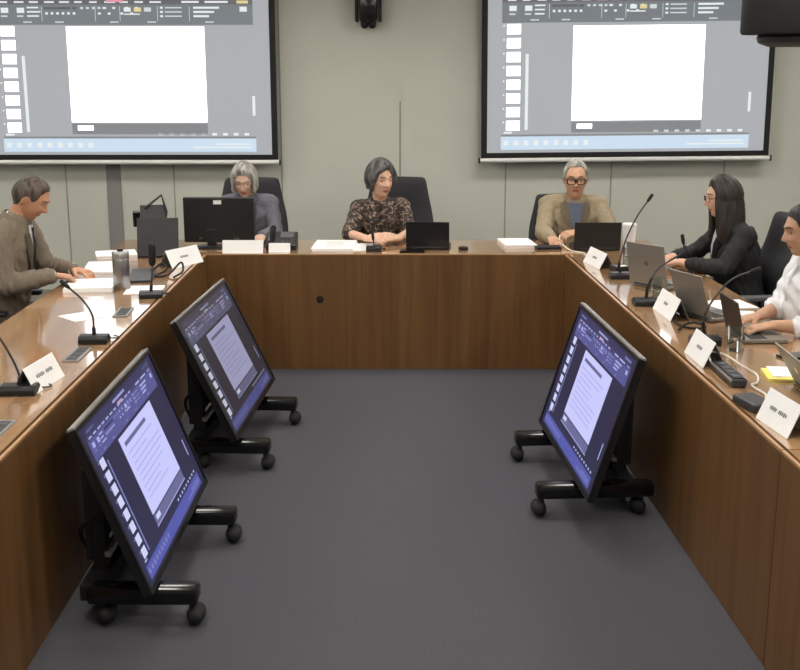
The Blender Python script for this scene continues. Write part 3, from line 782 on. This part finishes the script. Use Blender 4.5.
def add_head(mb, Mh, hs, nose):
    nu, nv = 80, 56; rows = []
    for j in range(1, nv):
        el = 90 - 180 * j / nv
        rows.append([mb.bm.verts.new(Mh @ face_pt(((i * 360 / nu + 180) % 360) - 180, el, hs, nose)) for i in range(nu)])
    top = mb.bm.verts.new(Mh @ face_pt(0, 90, hs)); bot = mb.bm.verts.new(Mh @ face_pt(0, -90, hs))
    for r0, r1 in zip(rows, rows[1:]):
        for i in range(nu): mb.bm.faces.new((r0[i], r1[i], r1[(i + 1) % nu], r0[(i + 1) % nu]))
    for i in range(nu):
        mb.bm.faces.new((top, rows[0][i], rows[0][(i + 1) % nu])); mb.bm.faces.new((bot, rows[-1][(i + 1) % nu], rows[-1][i]))
    for s in (-1, 1):
        mb.ball((0, 0, 0), (1, 1, 1), Mh @ Matrix.Translation(V((s * .077, .012, -.012)) * hs) @ Euler((.15, s * .25, s * -.35)).to_matrix().to_4x4() @ Matrix.Diagonal((.0075 * hs, .017 * hs, .029 * hs, 1)))
def interp(tab, x):
    for (a, b), (c, d) in zip(tab, tab[1:]):
        if x <= c: return b + (d - b) * (x - a) / (c - a)
    return tab[-1][1]
def hair_mesh(Mh, hs, line, thick, drop=None, voxel=.005, wave=.0025, tilt_drop=None, flare=0.0):
    b = MB(); nu, m, dn = 96, 18, 8; rnd = random.Random(5); O, I = [], []
    R3 = Mh.to_3x3(); down = R3.inverted() @ V((0, 0, -1))
    for i in range(nu):
        az = i * 360 / nu - 180; aa = abs(az); elm = interp(line, aa) if not callable(line) else line(az)
        D = interp(drop, aa) if drop else 0
        if callable(tilt_drop): D *= tilt_drop(az)
        o, n = [], []
        for j in range(1, m + 1):
            el = 90 - (90 - elm) * j / m; p = hb_pt(az, el, hs)
            d = p.normalized(); f = j / m
            th = thick if D > .02 else thick * (1 if f < .75 else 1 - .75 * (f - .75) / .25)
            th += wave * (math.sin(math.radians(az) * 13 + el * .08) + .7 * math.sin(math.radians(az) * 29 + 1.3 + el * .05))
            o.append(p + d * max(.002, th) * hs); n.append(p - d * .010 * hs)
        ol, il = o[-1].copy(), n[-1].copy()
        dxy = V((ol.x, ol.y, 0)); dxy = dxy.normalized() if dxy.length > 1e-4 else V((0, 1, 0))
        for k in range(1, dn + 1):
            q = k / dn; off = down * (D * q + .0004 * k)
            w = wave * 1.2 * math.sin(math.radians(az) * 17 + q * 5)
            o.append(ol + off + dxy * (w + .010 * math.sin(PI * q) - .012 * q + flare * q * (1 if abs(az) > 70 else .2))); n.append(il + off + dxy * (-.004 * q) + dxy * .002)
        O.append(o); I.append(n)
    K = m + dn
    vo = [[b.bm.verts.new(Mh @ p) for p in r] for r in O]; vi = [[b.bm.verts.new(Mh @ p) for p in r] for r in I]
    to = b.bm.verts.new(Mh @ (hb_pt(0, 90, hs) + V((0, 0, thick)) * hs)); ti = b.bm.verts.new(Mh @ (hb_pt(0, 90, hs) - V((0, 0, .01)) * hs))
    for i in range(nu):
        i2 = (i + 1) % nu
        b.bm.faces.new((to, vo[i][0], vo[i2][0])); b.bm.faces.new((ti, vi[i2][0], vi[i][0]))
        for j in range(K - 1):
            b.bm.faces.new((vo[i][j], vo[i][j + 1], vo[i2][j + 1], vo[i2][j])); b.bm.faces.new((vi[i][j], vi[i2][j], vi[i2][j + 1], vi[i][j + 1]))
        b.bm.faces.new((vo[i][K - 1], vi[i][K - 1], vi[i2][K - 1], vo[i2][K - 1]))
    return b
def add_hand(mb, W, d, palm, lat, curl=35, thumb=1, s=1.0):
    """W wrist, d forearm->finger direction, palm = direction the palm faces, lat = direction from little finger to thumb side"""
    d = V(d).normalized(); pn = (V(palm) - d * V(palm).dot(d)).normalized(); lat = d.cross(pn); lat = lat if lat.dot(V(L3(lat_hint(palm, thumb, d)))) >= 0 else -lat
    W = V(W)
    mb.tube([W - d * .02, W + d * .02 * s, W + d * .055 * s, W + d * .088 * s], [(.024 * s, .019 * s), (.029 * s, .017 * s), (.039 * s, .016 * s), (.038 * s, .013 * s)], 14, side=lat)
    for k, (o, L) in enumerate(((.031, .070), (.0105, .080), (-.0105, .075), (-.031, .058))):
        p = W + d * .082 * s + lat * o * s; dd = (d + lat * (o * 3.2)).normalized(); c = 0; pts = [p - dd * .02, p]
        for seg, fr in ((0, .45), (1, .32), (2, .23)):
            c += math.radians(curl) * (.7, 1.0, .7)[seg]
            v = dd * math.cos(c) + pn * math.sin(c); p = p + v * L * fr * s; pts.append(p)
        mb.tube(pts, [.0095 * s, .0095 * s, .0088 * s, .008 * s, .007 * s], 10)
    p = W + d * .028 * s + lat * .028 * s; v1 = (d * .72 + lat * .62 + pn * .3).normalized(); v2 = (d * .95 + lat * .12 + pn * .35).normalized()
    mb.tube([p - v1 * .015, p, p + v1 * .042 * s, p + v1 * .042 * s + v2 * .032 * s], [.013 * s, .0135 * s, .0105 * s, .008 * s], 10)
def L3(v): return v
def lat_hint(palm, thumb, d):
    return V((thumb, -.2, .15))
def torso_rings(c, inf):
    p0, p2, p3 = V(c['pelvis']), V(c['chest']), V(c['neck'])
    w, dp = c.get('w', 1), c.get('dp', 1)
    P = [p0 + V((0, 0, -.09)), p0, lerp(p0, p2, .5), p2, lerp(p2, p3, .5), lerp(p2, p3, .78), p3]
    Rr = [(.165, .12), (.185, .135), (.165 * c.get('belly', 1), .118 * c.get('belly', 1)), (.172, .122), (.165, .108), (.115, .082), (.064, .06)]
    return P, [(a * w + inf, b * dp + inf) for a, b in Rr]
def add_torso(mb, c, inf):
    P, R = torso_rings(c, inf)
    if inf > 0: P[-1] = lerp(c['chest'], c['neck'], .90); R[-1] = (.088 + inf * .4, .074 + inf * .4)
    mb.tube(P, R, 28, side=(1, 0, 0))
    n = lerp(c['chest'], c['neck'], .86)
    for s in ('R', 'L'):
        S = V(c['sh' + s])
        mb.tube([lerp(n, S, .0) + V((0, .01, -.01)), lerp(n, S, .5) + V((0, .005, -.006)), S], [.056 + inf, .058 + inf, .056 + inf], 14)
def add_arm(mb, c, s, inf, upto=1.0, r=1.0):
    S, E, W = V(c['sh' + s]), V(c['el' + s]), V(c['wr' + s])
    mb.tube([S, lerp(S, E, .35), lerp(S, E, .75), E], [(.056 + inf) * r, (.052 + inf) * r, (.044 + inf) * r, (.042 + inf) * r], 14)
    if upto > 0:
        Q = lerp(E, W, upto)
        mb.tube([E, lerp(E, Q, .3), lerp(E, Q, .7), Q], [(.042 + inf) * r, (.043 + inf) * r, (.035 + inf) * r, (.029 + inf) * r], 14)
def add_legs(mb, c, inf, full=True):
    p = V(c['pelvis'])
    for s in (-1, 1):
        h = p + V((s * .095, -.02, -.03)); k = p + V((s * .115, -.44, -.01)); k.z = .50; a = V((k.x, k.y + .03, .10))
        mb.tube([h, lerp(h, k, .5), k], [.082 + inf, .072 + inf, .055 + inf], 14)
        mb.tube([k, lerp(k, a, .35), a], [.055 + inf, .052 + inf, .036 + inf * 1.4], 14)
def patch(name, m, parent, bvh, rows, nx=6, off=.003, th=.004):
    """cloth piece laid on a torso from the front: rows of (z, x_left, x_right)"""
    b = MB(); rr = []
    for z, xl, xr in rows:
        r = []
        for i in range(nx + 1):
            x = xl + (xr - xl) * i / nx
            h = bvh.ray_cast(V((x, -2, z)), V((0, 1, 0)))[0]
            if h is None: h = V((x, rr[-1][i].co.y if rr else 0, z))
            r.append(b.bm.verts.new((x, h.y - off, z)))
        rr.append(r)
    for r0, r1 in zip(rr, rr[1:]):
        for i in range(nx): b.bm.faces.new((r0[i], r0[i + 1], r1[i + 1], r1[i]))
    bmesh.ops.solidify(b.bm, geom=b.bm.faces[:], thickness=th)
    return b.build(name, m, parent, True)
def person(label, loc, rz, c):
    t = thing('person', label, 'person', (loc[0], loc[1], 0), rz, None)
    hs = c.get('hs', 1.0); H = V(c['head'])
    Mh = Matrix.Translation(H) @ Euler((0, 0, math.radians(c.get('yaw', 0)))).to_matrix().to_4x4() @ Matrix.Rotation(math.radians(c.get('pitch', 0)), 4, 'X') @ Matrix.Rotation(math.radians(c.get('roll', 0)), 4, 'Y')
    nr = c.get('nr', .052)
    # ---- the body, one surface
    b = MB(); add_torso(b, c, -.012)
    nb = V(c['neck']); hb_ = Mh @ (V((0, .022, -.055)) * hs)
    b.tube([nb + V((0, .01, -.06)), nb + V((0, .005, 0)), lerp(nb, hb_, .55), hb_], [nr * 1.25, nr * 1.08, nr, nr], 18)
    add_head(b, Mh, hs, c.get('nose', 1.0))
    for s in ('R', 'L'):
        add_arm(b, c, s, -.006, r=c.get('armr', 1.0))
        sg = 1 if s == 'R' else -1      # right hand (at -x): thumb points to +x when palm is down
        add_hand(b, c['wr' + s], c['hd' + s], c.get('palm' + s, (0, 0, -1)), None, c.get('curl' + s, 30), sg, c.get('hand', 1.0))
    me = remesh(b, .0045, 2, .45); body = link('body', me, t, (c['skin'], 'lips'), True)
    Mi = Mh.inverted()
    for p in me.polygons:
        q = (Mi @ p.center) / hs
        if q.y < -.06 and (q.x / .024) ** 2 + ((q.z + .066) / .0085) ** 2 < 1: p.material_index = 1
    # ---- eyes and brows
    for s in (-1, 1):
        e = MB(); e.ball((0, 0, 0), (1, 1, 1), Mh @ Matrix.Translation(V((s * .031, -.0640, .001)) * hs) @ Matrix.Rotation(math.radians(c.get('gaze', 0)), 4, 'X') @ Matrix.Rotation(PI / 2, 4, 'X') @ Matrix.Diagonal((.0120 * hs,) * 3 + (1,)), u=20, v=16)
        o = e.build('eye', ('eye_white', 'iris'), body, True)
        ctr = Mh @ (V((s * .031, -.0640, .001)) * hs); fw = (Mh.to_3x3() @ Matrix.Rotation(math.radians(c.get('gaze', 0)), 3, 'X') @ V((0, -1, 0))).normalized()
        for p in o.data.polygons:
            if (p.center - ctr).normalized().dot(fw) > .80: p.material_index = 1
        e = MB(); pts = []
        for k in range(5):
            x = .014 + k * .0085; az = math.degrees(math.asin(min(1, x / .074))); pp = face_pt(az, 13 + 2.2 * math.sin(k * .8), 1.0); pp.y -= .001
            pts.append(Mh @ (V((s * pp.x, pp.y, pp.z)) * hs))
        e.tube(pts, [.0022, .0032, .0032, .0028, .0016], 8); e.build('eyebrow', c.get('brow', c['hairm']), body, True)
    # ---- hair
    hm = hair_mesh(Mh, hs, c['line'], c.get('thick', .014), c.get('drop'), wave=c.get('wave', .0022), tilt_drop=c.get('tilt_drop'), flare=c.get('flare', 0))
    if 'hair_extra' in c: c['hair_extra'](hm, Mh, hs)
    me = remesh(hm, .0048, 1, .4); link('hair', me, t, (c['hairm'],), True)
    # ---- glasses
    if 'glasses' in c:
        gm, gr, gt = c['glasses']; g = MB()
        RX = Matrix.Rotation(PI / 2, 4, 'X')
        for s in (-1, 1):
            g.torus((0, 0, 0), gr, gt, Mh @ Matrix.Translation(V((s * .032, -.098, -.002)) * hs) @ Matrix.Rotation(s * .16, 4, 'Z') @ RX, 28, 8, 1.05 * hs, .74 * hs, .62)
            g.tube([Mh @ (V((s * .060, -.092, .004)) * hs), Mh @ (V((s * .080, -.05, .006)) * hs), Mh @ (V((s * .084, .01, .006)) * hs), Mh @ (V((s * .082, .03, -.008)) * hs)], gt * .8, 8)
        g.tube([Mh @ (V((-.011, -.101, .002)) * hs), Mh @ (V((0, -.106, .005)) * hs), Mh @ (V((.011, -.101, .002)) * hs)], gt * .8, 8)
        g.build('glasses', gm, t, True)
    # ---- clothes
    inf = c.get('inf', .010)
    tb = MB(); add_torso(tb, c, inf); tm = remesh(tb, .010, 3)
    bv = BVHTree.FromPolygons([v.co.copy() for v in tm.vertices], [tuple(p.vertices) for p in tm.polygons]); bpy.data.meshes.remove(tm)
    b = MB(); add_torso(b, c, inf)
    for s in ('R', 'L'): add_arm(b, c, s, c.get('slv', inf), c.get('sleeve', .94), c.get('armr', 1.0))
    if 'cloth_extra' in c: c['cloth_extra'](b)
    me = remesh(b, .0075, 3)
    if c.get('folds', 1):
        for v in me.vertices:
            q = v.co; k = math.sin(q.x * 31 + q.z * 47 + 9 * math.sin(q.y * 21)) * math.sin(q.z * 29 - q.x * 17 + q.y * 37)
            v.co = q + V(v.normal) * (k * .0042 * c.get('folds', 1))
    link(c['topname'], me, t, (c['topm'],), True)
    nb = V(c['neck']); up = (lerp(nb, hb_, .5) - nb).normalized()
    for nm, m, kind, arg in c.get('extra', []):
        if kind == 'patch':
            patch(nm, m, t, bv, arg[0], off=arg[1], th=arg[2])
        elif kind == 'collar':
            r, hgt, tilt, thk = arg[:4]
            k = MB(); Mc = Matrix.Translation(nb + V((0, .004, -.012))) @ Matrix.Rotation(math.radians(tilt), 4, 'X')
            prof = [(r * 1.12, 0), (r * 1.04, hgt * .5), (r, hgt), (r + thk, hgt * 1.02), (r * 1.04 + thk * 1.8, hgt * .45), (r * 1.16 + thk * 2, -.004)]
            n = 36; rows = []
            gap = arg[4] if len(arg) > 4 else .30
            for i in range(n + 1):
                a = -PI / 2 + gap + (2 * PI - 2 * gap) * i / n
                rows.append([k.bm.verts.new(Mc @ V((q * math.cos(a), q * math.sin(a), z))) for q, z in prof])
            for r0, r1 in zip(rows, rows[1:]):
                for j in range(len(prof)): k.bm.faces.new((r0[j], r1[j], r1[(j + 1) % len(prof)], r0[(j + 1) % len(prof)]))
            k.bm.faces.new(rows[0][::-1]); k.bm.faces.new(rows[-1])
            k.build(nm, m, t, True)
        elif kind == 'cuff':
            for s in ('R', 'L'):
                k = MB(); E_, W_ = V(c['el' + s]), V(c['wr' + s]); d = (W_ - E_).normalized(); q = lerp(E_, W_, arg[0])
                k.tube([q - d * .012, q + d * arg[2]], [arg[1], arg[1] * .97], 18, flat=True); k.build(nm, m, t, True)
    b = MB(); add_legs(b, c, .010); p = V(c['pelvis']); b.ball(p + V((0, 0, -.045)), (.185, .15, .11)); me = remesh(b, .010, 3); link('trousers', me, t, (c.get('legm', 'trousers_dark'),), True)
    for s in (-1, 1):
        k = V(c['pelvis']) + V((s * .115, -.44, 0)); b = MB()
        b.tube([(k.x, k.y + .07, .045), (k.x, k.y, .045), (k.x, k.y - .09, .036), (k.x, k.y - .16, .028)], [(.034, .042), (.040, .043), (.045, .034), (.034, .024)], 14, side=(1, 0, 0)); b.build('shoe', 'shoe_black', t, True)
    return t

short = [(0, 44), (30, 42), (50, 30), (62, 8), (74, 0), (88, 12), (104, -8), (130, -30), (180, -38)]
def lapels(z0, z1, xa, xb):
    """left and right lapel rows between collar height z0 and button height z1"""
    zm = z0 - (z0 - z1) * .35
    L = [(z0, -xa - .028, -xa + .012), (zm, -xa * .72 - .052, -xa * .72 + .008), (lerp2(zm, z1, .5), -xa * .42 - .040, -xa * .36), (z1, -.014, -.002)]
    Rr = [(z, -b, -a) for z, a, b in L]
    return L, Rr
def lerp2(a, b, t): return a + (b - a) * t

# -- man in taupe suit, seen in profile on the left, head bent over his papers
LP = lapels(1.02, .80, .055, 0)
person('man in taupe suit at the left desk, head bowed over papers', (-2.10, 6.10), PI / 2, dict(
    head=(0, -.235, 1.20), yaw=0, pitch=30, hs=.94, skin='skin_ruddy', hairm='hair_greybrown', line=short, thick=.013, nr=.052, nose=1.05,
    pelvis=(0, 0, .53), chest=(0, -.075, .85), neck=(0, -.15, 1.09), w=1.06, belly=1.1,
    shR=(-.185, -.105, 1.01), shL=(.185, -.125, 1.02), elR=(-.25, -.14, .775), elL=(.22, -.22, .79), wrR=(-.09, -.345, .80), wrL=(.10, -.40, .80),
    hdR=(.30, -.95, -.12), hdL=(-.35, -.9, -.1), curlR=40, curlL=35, topname='suit_jacket', topm='suit_taupe', legm='trousers_taupe', inf=.014, slv=.015, gaze=20,
    extra=[('shirt', 'shirt_white', 'patch', ([(1.06, -.035, .035), (1.00, -.045, .045), (.93, -.032, .032), (.86, -.018, .018), (.80, -.006, .006)], .006, .006)),
           ('shirt_collar', 'shirt_white', 'collar', (.057, .036, 22, .004)),
           ('necktie', 'tie_dark', 'patch', ([(1.045, -.020, .020), (1.02, -.013, .013), (.95, -.018, .018), (.88, -.022, .022), (.82, -.012, .012)], .011, .006)),
           ('lapel', 'suit_taupe', 'patch', (LP[0], .012, .008)), ('lapel', 'suit_taupe', 'patch', (LP[1], .012, .008)),
           ('jacket_collar', 'suit_taupe', 'collar', (.070, .036, 22, .007, .80)), ('shirt_cuff', 'shirt_white', 'cuff', (.95, .037, .02))]))

# -- silver-haired woman behind the monitor
bob = [(0, 36), (28, 33), (46, 14), (58, -8), (80, -10), (180, -12)]
person('silver-haired woman with glasses in grey cardigan behind the black monitor', (-.95, 7.93), 0, dict(
    head=(.0, -.205, 1.135), yaw=-3, pitch=20, skin='skin_pale', hairm='hair_silver', line=bob, thick=.021, drop=[(0, 0), (46, 0), (58, .058), (180, .06)], flare=-.010, hs=.96,
    pelvis=(0, 0, .53), chest=(0, -.06, .83), neck=(0, -.12, 1.00), nr=.048, w=.88, armr=.88, glasses=('frame_thin', .024, .0016),
    shR=(-.150, -.08, .955), shL=(.150, -.08, .96), elR=(-.20, -.17, .78), elL=(.195, -.17, .775), wrR=(-.14, -.42, .785), wrL=(.13, -.42, .785),
    hdR=(.15, -1, -.1), hdL=(-.15, -1, -.1), topname='cardigan', topm='cardigan_grey', inf=.012, slv=.013, gaze=15, brow='hair_silver',
    extra=[('blouse', 'shirt_dark', 'patch', ([(.985, -.035, .035), (.93, -.045, .045), (.87, -.03, .03), (.80, -.022, .022)], .006, .006)),
           ('cardigan_edge', 'cardigan_grey', 'patch', ([(.975, -.07, -.035), (.92, -.075, -.045), (.86, -.06, -.03), (.78, -.045, -.018)], .011, .008)),
           ('cardigan_edge', 'cardigan_grey', 'patch', ([(.975, .035, .07), (.92, .045, .075), (.86, .03, .06), (.78, .018, .045)], .011, .008)),
           ('blouse_collar', 'shirt_dark', 'collar', (.056, .026, 14, .004))]))

def fringe(hm, Mh, hs):     # swept front lock and fuller side hair
    for p, q, rr in (((.01, -.078, .105), (-.062, -.062, .055), .020), ((-.062, -.062, .055), (-.078, -.025, -.035), .018), ((.02, -.06, .118), (.070, -.045, .065), .016), ((-.07, .02, .02), (-.078, .03, -.05), .024), ((.072, .02, .02), (.075, .03, -.045), .020)):
        hm.tube([Mh @ (V(p) * hs), Mh @ (lerp(p, q, .5) * hs * 1.04), Mh @ (V(q) * hs)], [rr * .8, rr, rr * .7], 12)
# -- woman in floral shirt, head turned to her left
def wavy(az):
    a = az + 14        # side parting: more forehead on her left
    return interp([(0, 44), (24, 40), (46, 30), (60, 0), (72, -22), (90, -32), (180, -38)] if a > 0 else [(0, 44), (22, 36), (40, 20), (54, -6), (70, -26), (90, -34), (180, -38)], abs(a))
person('woman in dark floral short-sleeved shirt, head turned, hands clasped', (-.045, 7.93), 0, dict(
    head=(.005, -.205, 1.135), yaw=30, pitch=3, roll=0, skin='skin_fair', hairm='hair_darkgrey', line=wavy, thick=.031, wave=.005, drop=[(0, 0), (60, 0), (74, .006), (180, .012)], hs=.99, hair_extra=fringe,
    pelvis=(0, 0, .53), chest=(0, -.09, .82), neck=(0, -.14, .965), nr=.046, w=.86, armr=.80,
    shR=(-.142, -.10, .925), shL=(.142, -.10, .935), elR=(-.205, -.30, .785), elL=(.200, -.28, .79), wrR=(-.075, -.50, .785), wrL=(.115, -.49, .785),
    hdR=(.85, -.50, .10), hdL=(-.85, -.45, .12), palmR=(.25, .5, -.8), palmL=(-.25, .5, -.8), curlR=45, curlL=45,
    topname='floral_shirt', topm='shirt_floral', inf=.013, slv=.022, sleeve=0.02, brow='hair_darkgrey',
    extra=[('shirt_collar', 'shirt_floral', 'collar', (.058, .026, 20, .005, .75)),
           ('button_placket', 'shirt_floral', 'patch', ([(.965, -.014, .014), (.90, -.014, .014), (.84, -.014, .014), (.78, -.014, .014)], .003, .004))]))

short2 = [(0, 49), (24, 50), (44, 50), (55, 42), (64, 18), (74, 3), (88, 12), (104, -8), (130, -30), (180, -38)]
# -- man in tan jacket with black glasses
LP = lapels(.975, .78, .072, 0)
person('grey-haired man with black glasses in tan jacket at the back desk', (1.275, 7.93), 0, dict(
    head=(-.01, -.20, 1.14), yaw=-6, pitch=4, skin='skin_tan', hairm='hair_grey', line=short2, thick=.018, nr=.056, glasses=('frame_black', .0265, .0042), hs=1.0,
    pelvis=(0, 0, .53), chest=(0, -.06, .82), neck=(0, -.11, .99), w=1.0, belly=1.08, armr=.92,
    shR=(-.170, -.07, .95), shL=(.170, -.07, .945), elR=(-.225, -.25, .785), elL=(.245, -.22, .79), wrR=(-.20, -.47, .785), wrL=(-.005, -.42, .81),
    hdR=(.15, -1, -.1), hdL=(-.95, -.35, -.02), palmL=(.1, .3, -.9), curlR=30, curlL=35, topname='jacket', topm='jacket_tan', inf=.015, slv=.016, brow='hair_greybrown',
    extra=[('shirt', 'shirt_blue', 'patch', ([(.975, -.055, .055), (.94, -.06, .06), (.87, -.042, .042), (.79, -.014, .014)], .006, .006)),
           ('shirt_collar', 'shirt_blue', 'collar', (.065, .036, 14, .005)),
           ('lapel', 'jacket_tan', 'patch', (LP[0], .012, .008)), ('lapel', 'jacket_tan', 'patch', (LP[1], .012, .008)),
           ('jacket_collar', 'jacket_tan', 'collar', (.080, .026, 16, .006, .95))]))

# -- woman in black blazer in profile on the right
LP = lapels(.95, .78, .052, 0)
longl = [(0, 40), (24, 37), (46, 26), (58, 2), (74, -6), (90, -6), (180, -4)]
person('woman with long dark hair and glasses in black blazer, right side', (2.07, 6.58), -PI / 2, dict(
    head=(.0, -.135, 1.15), yaw=0, pitch=5, skin='skin_fair', hairm='hair_darkbrown', line=longl, thick=.020, drop=[(0, 0), (54, 0), (64, .20), (90, .26), (180, .29)], flare=.03, hs=.96,
    pelvis=(0, .0, .53), chest=(0, -.035, .82), neck=(0, -.08, .985), nr=.048, w=.92, armr=.92, sleeve=.72, glasses=('frame_black', .025, .0022),
    shR=(-.165, -.05, .945), shL=(.165, -.04, .945), elR=(-.25, -.22, .785), elL=(.245, -.17, .775), wrR=(-.06, -.41, .79), wrL=(.09, -.385, .79),
    hdR=(.25, -1, -.08), hdL=(-.1, -1, -.08), topname='blazer', topm='blazer_black', inf=.014, slv=.014, brow='hair_darkbrown',
    extra=[('blouse', 'shirt_white', 'patch', ([(.965, -.035, .035), (.92, -.046, .046), (.86, -.042, .042), (.79, -.03, .03)], .006, .006)),
           ('lapel', 'blazer_black', 'patch', (LP[0], .012, .008)), ('lapel', 'blazer_black', 'patch', (LP[1], .012, .008)),
           ('blazer_collar', 'blazer_black', 'collar', (.072, .024, 16, .006, .95))]))

# -- person in white shirt at the right edge
pulled = [(0, 42), (30, 40), (50, 30), (64, 10), (80, 6), (94, 6), (110, -18), (180, -34)]
def bun(hm, Mh, hs): hm.ball((0, 0, 0), (1, 1, 1), Mh @ Matrix.Translation(V((0, .115, .01)) * hs) @ Matrix.Diagonal((.038, .032, .038, 1)))
person('person with dark pulled-back hair in white shirt typing, right edge', (2.09, 5.08), -PI / 2, dict(
    head=(.0, -.200, 1.175), yaw=0, pitch=8, skin='skin_tan', hairm='hair_black', line=pulled, thick=.012, hs=.95, hair_extra=bun,
    pelvis=(0, -.03, .53), chest=(0, -.12, .86), neck=(0, -.135, 1.028), nr=.050, w=1.0, belly=1.22,
    shR=(-.165, -.11, 1.00), shL=(.165, -.11, 1.0), elR=(-.16, -.22, .80), elL=(.235, -.20, .785), wrR=(.02, -.385, .79), wrL=(.21, -.38, .79),
    hdR=(.30, -1, -.15), hdL=(.02, -1, -.15), curlR=28, curlL=28, topname='shirt', topm='shirt_white', inf=.024, slv=.024, sleeve=.32, folds=1.6,
    extra=[('shirt_collar', 'shirt_white', 'collar', (.064, .036, 16, .005)),
           ('button_placket', 'shirt_white', 'patch', ([(1.02, -.015, .015), (.95, -.015, .015), (.88, -.015, .015), (.80, -.015, .015)], .003, .004))]))

# ------------------------------------------------------------------ light and camera
w = bpy.data.worlds.new('world'); SC.world = w; w.use_nodes = True
w.node_tree.nodes['Background'].inputs['Color'].default_value = (.05, .05, .05, 1)
w.node_tree.nodes['Background'].inputs['Strength'].default_value = 0.3
cd = bpy.data.cameras.new('camera'); cam = bpy.data.objects.new('camera', cd); COL.objects.link(cam)
cd.sensor_fit = 'HORIZONTAL'; cd.sensor_width = 36.0; cd.lens = 1150 / 800 * 36.0
cam.location = (0.0894, 0, 1.909); cam.rotation_euler = (PI / 2 - .2341, 0, 0); cd.clip_start = .05
SC.camera = cam
SC.view_settings.view_transform = 'Standard'; SC.view_settings.look = 'None'
SC.view_settings.exposure = 0.0; SC.view_settings.gamma = 1.0; SC.view_settings.use_curve_mapping = False
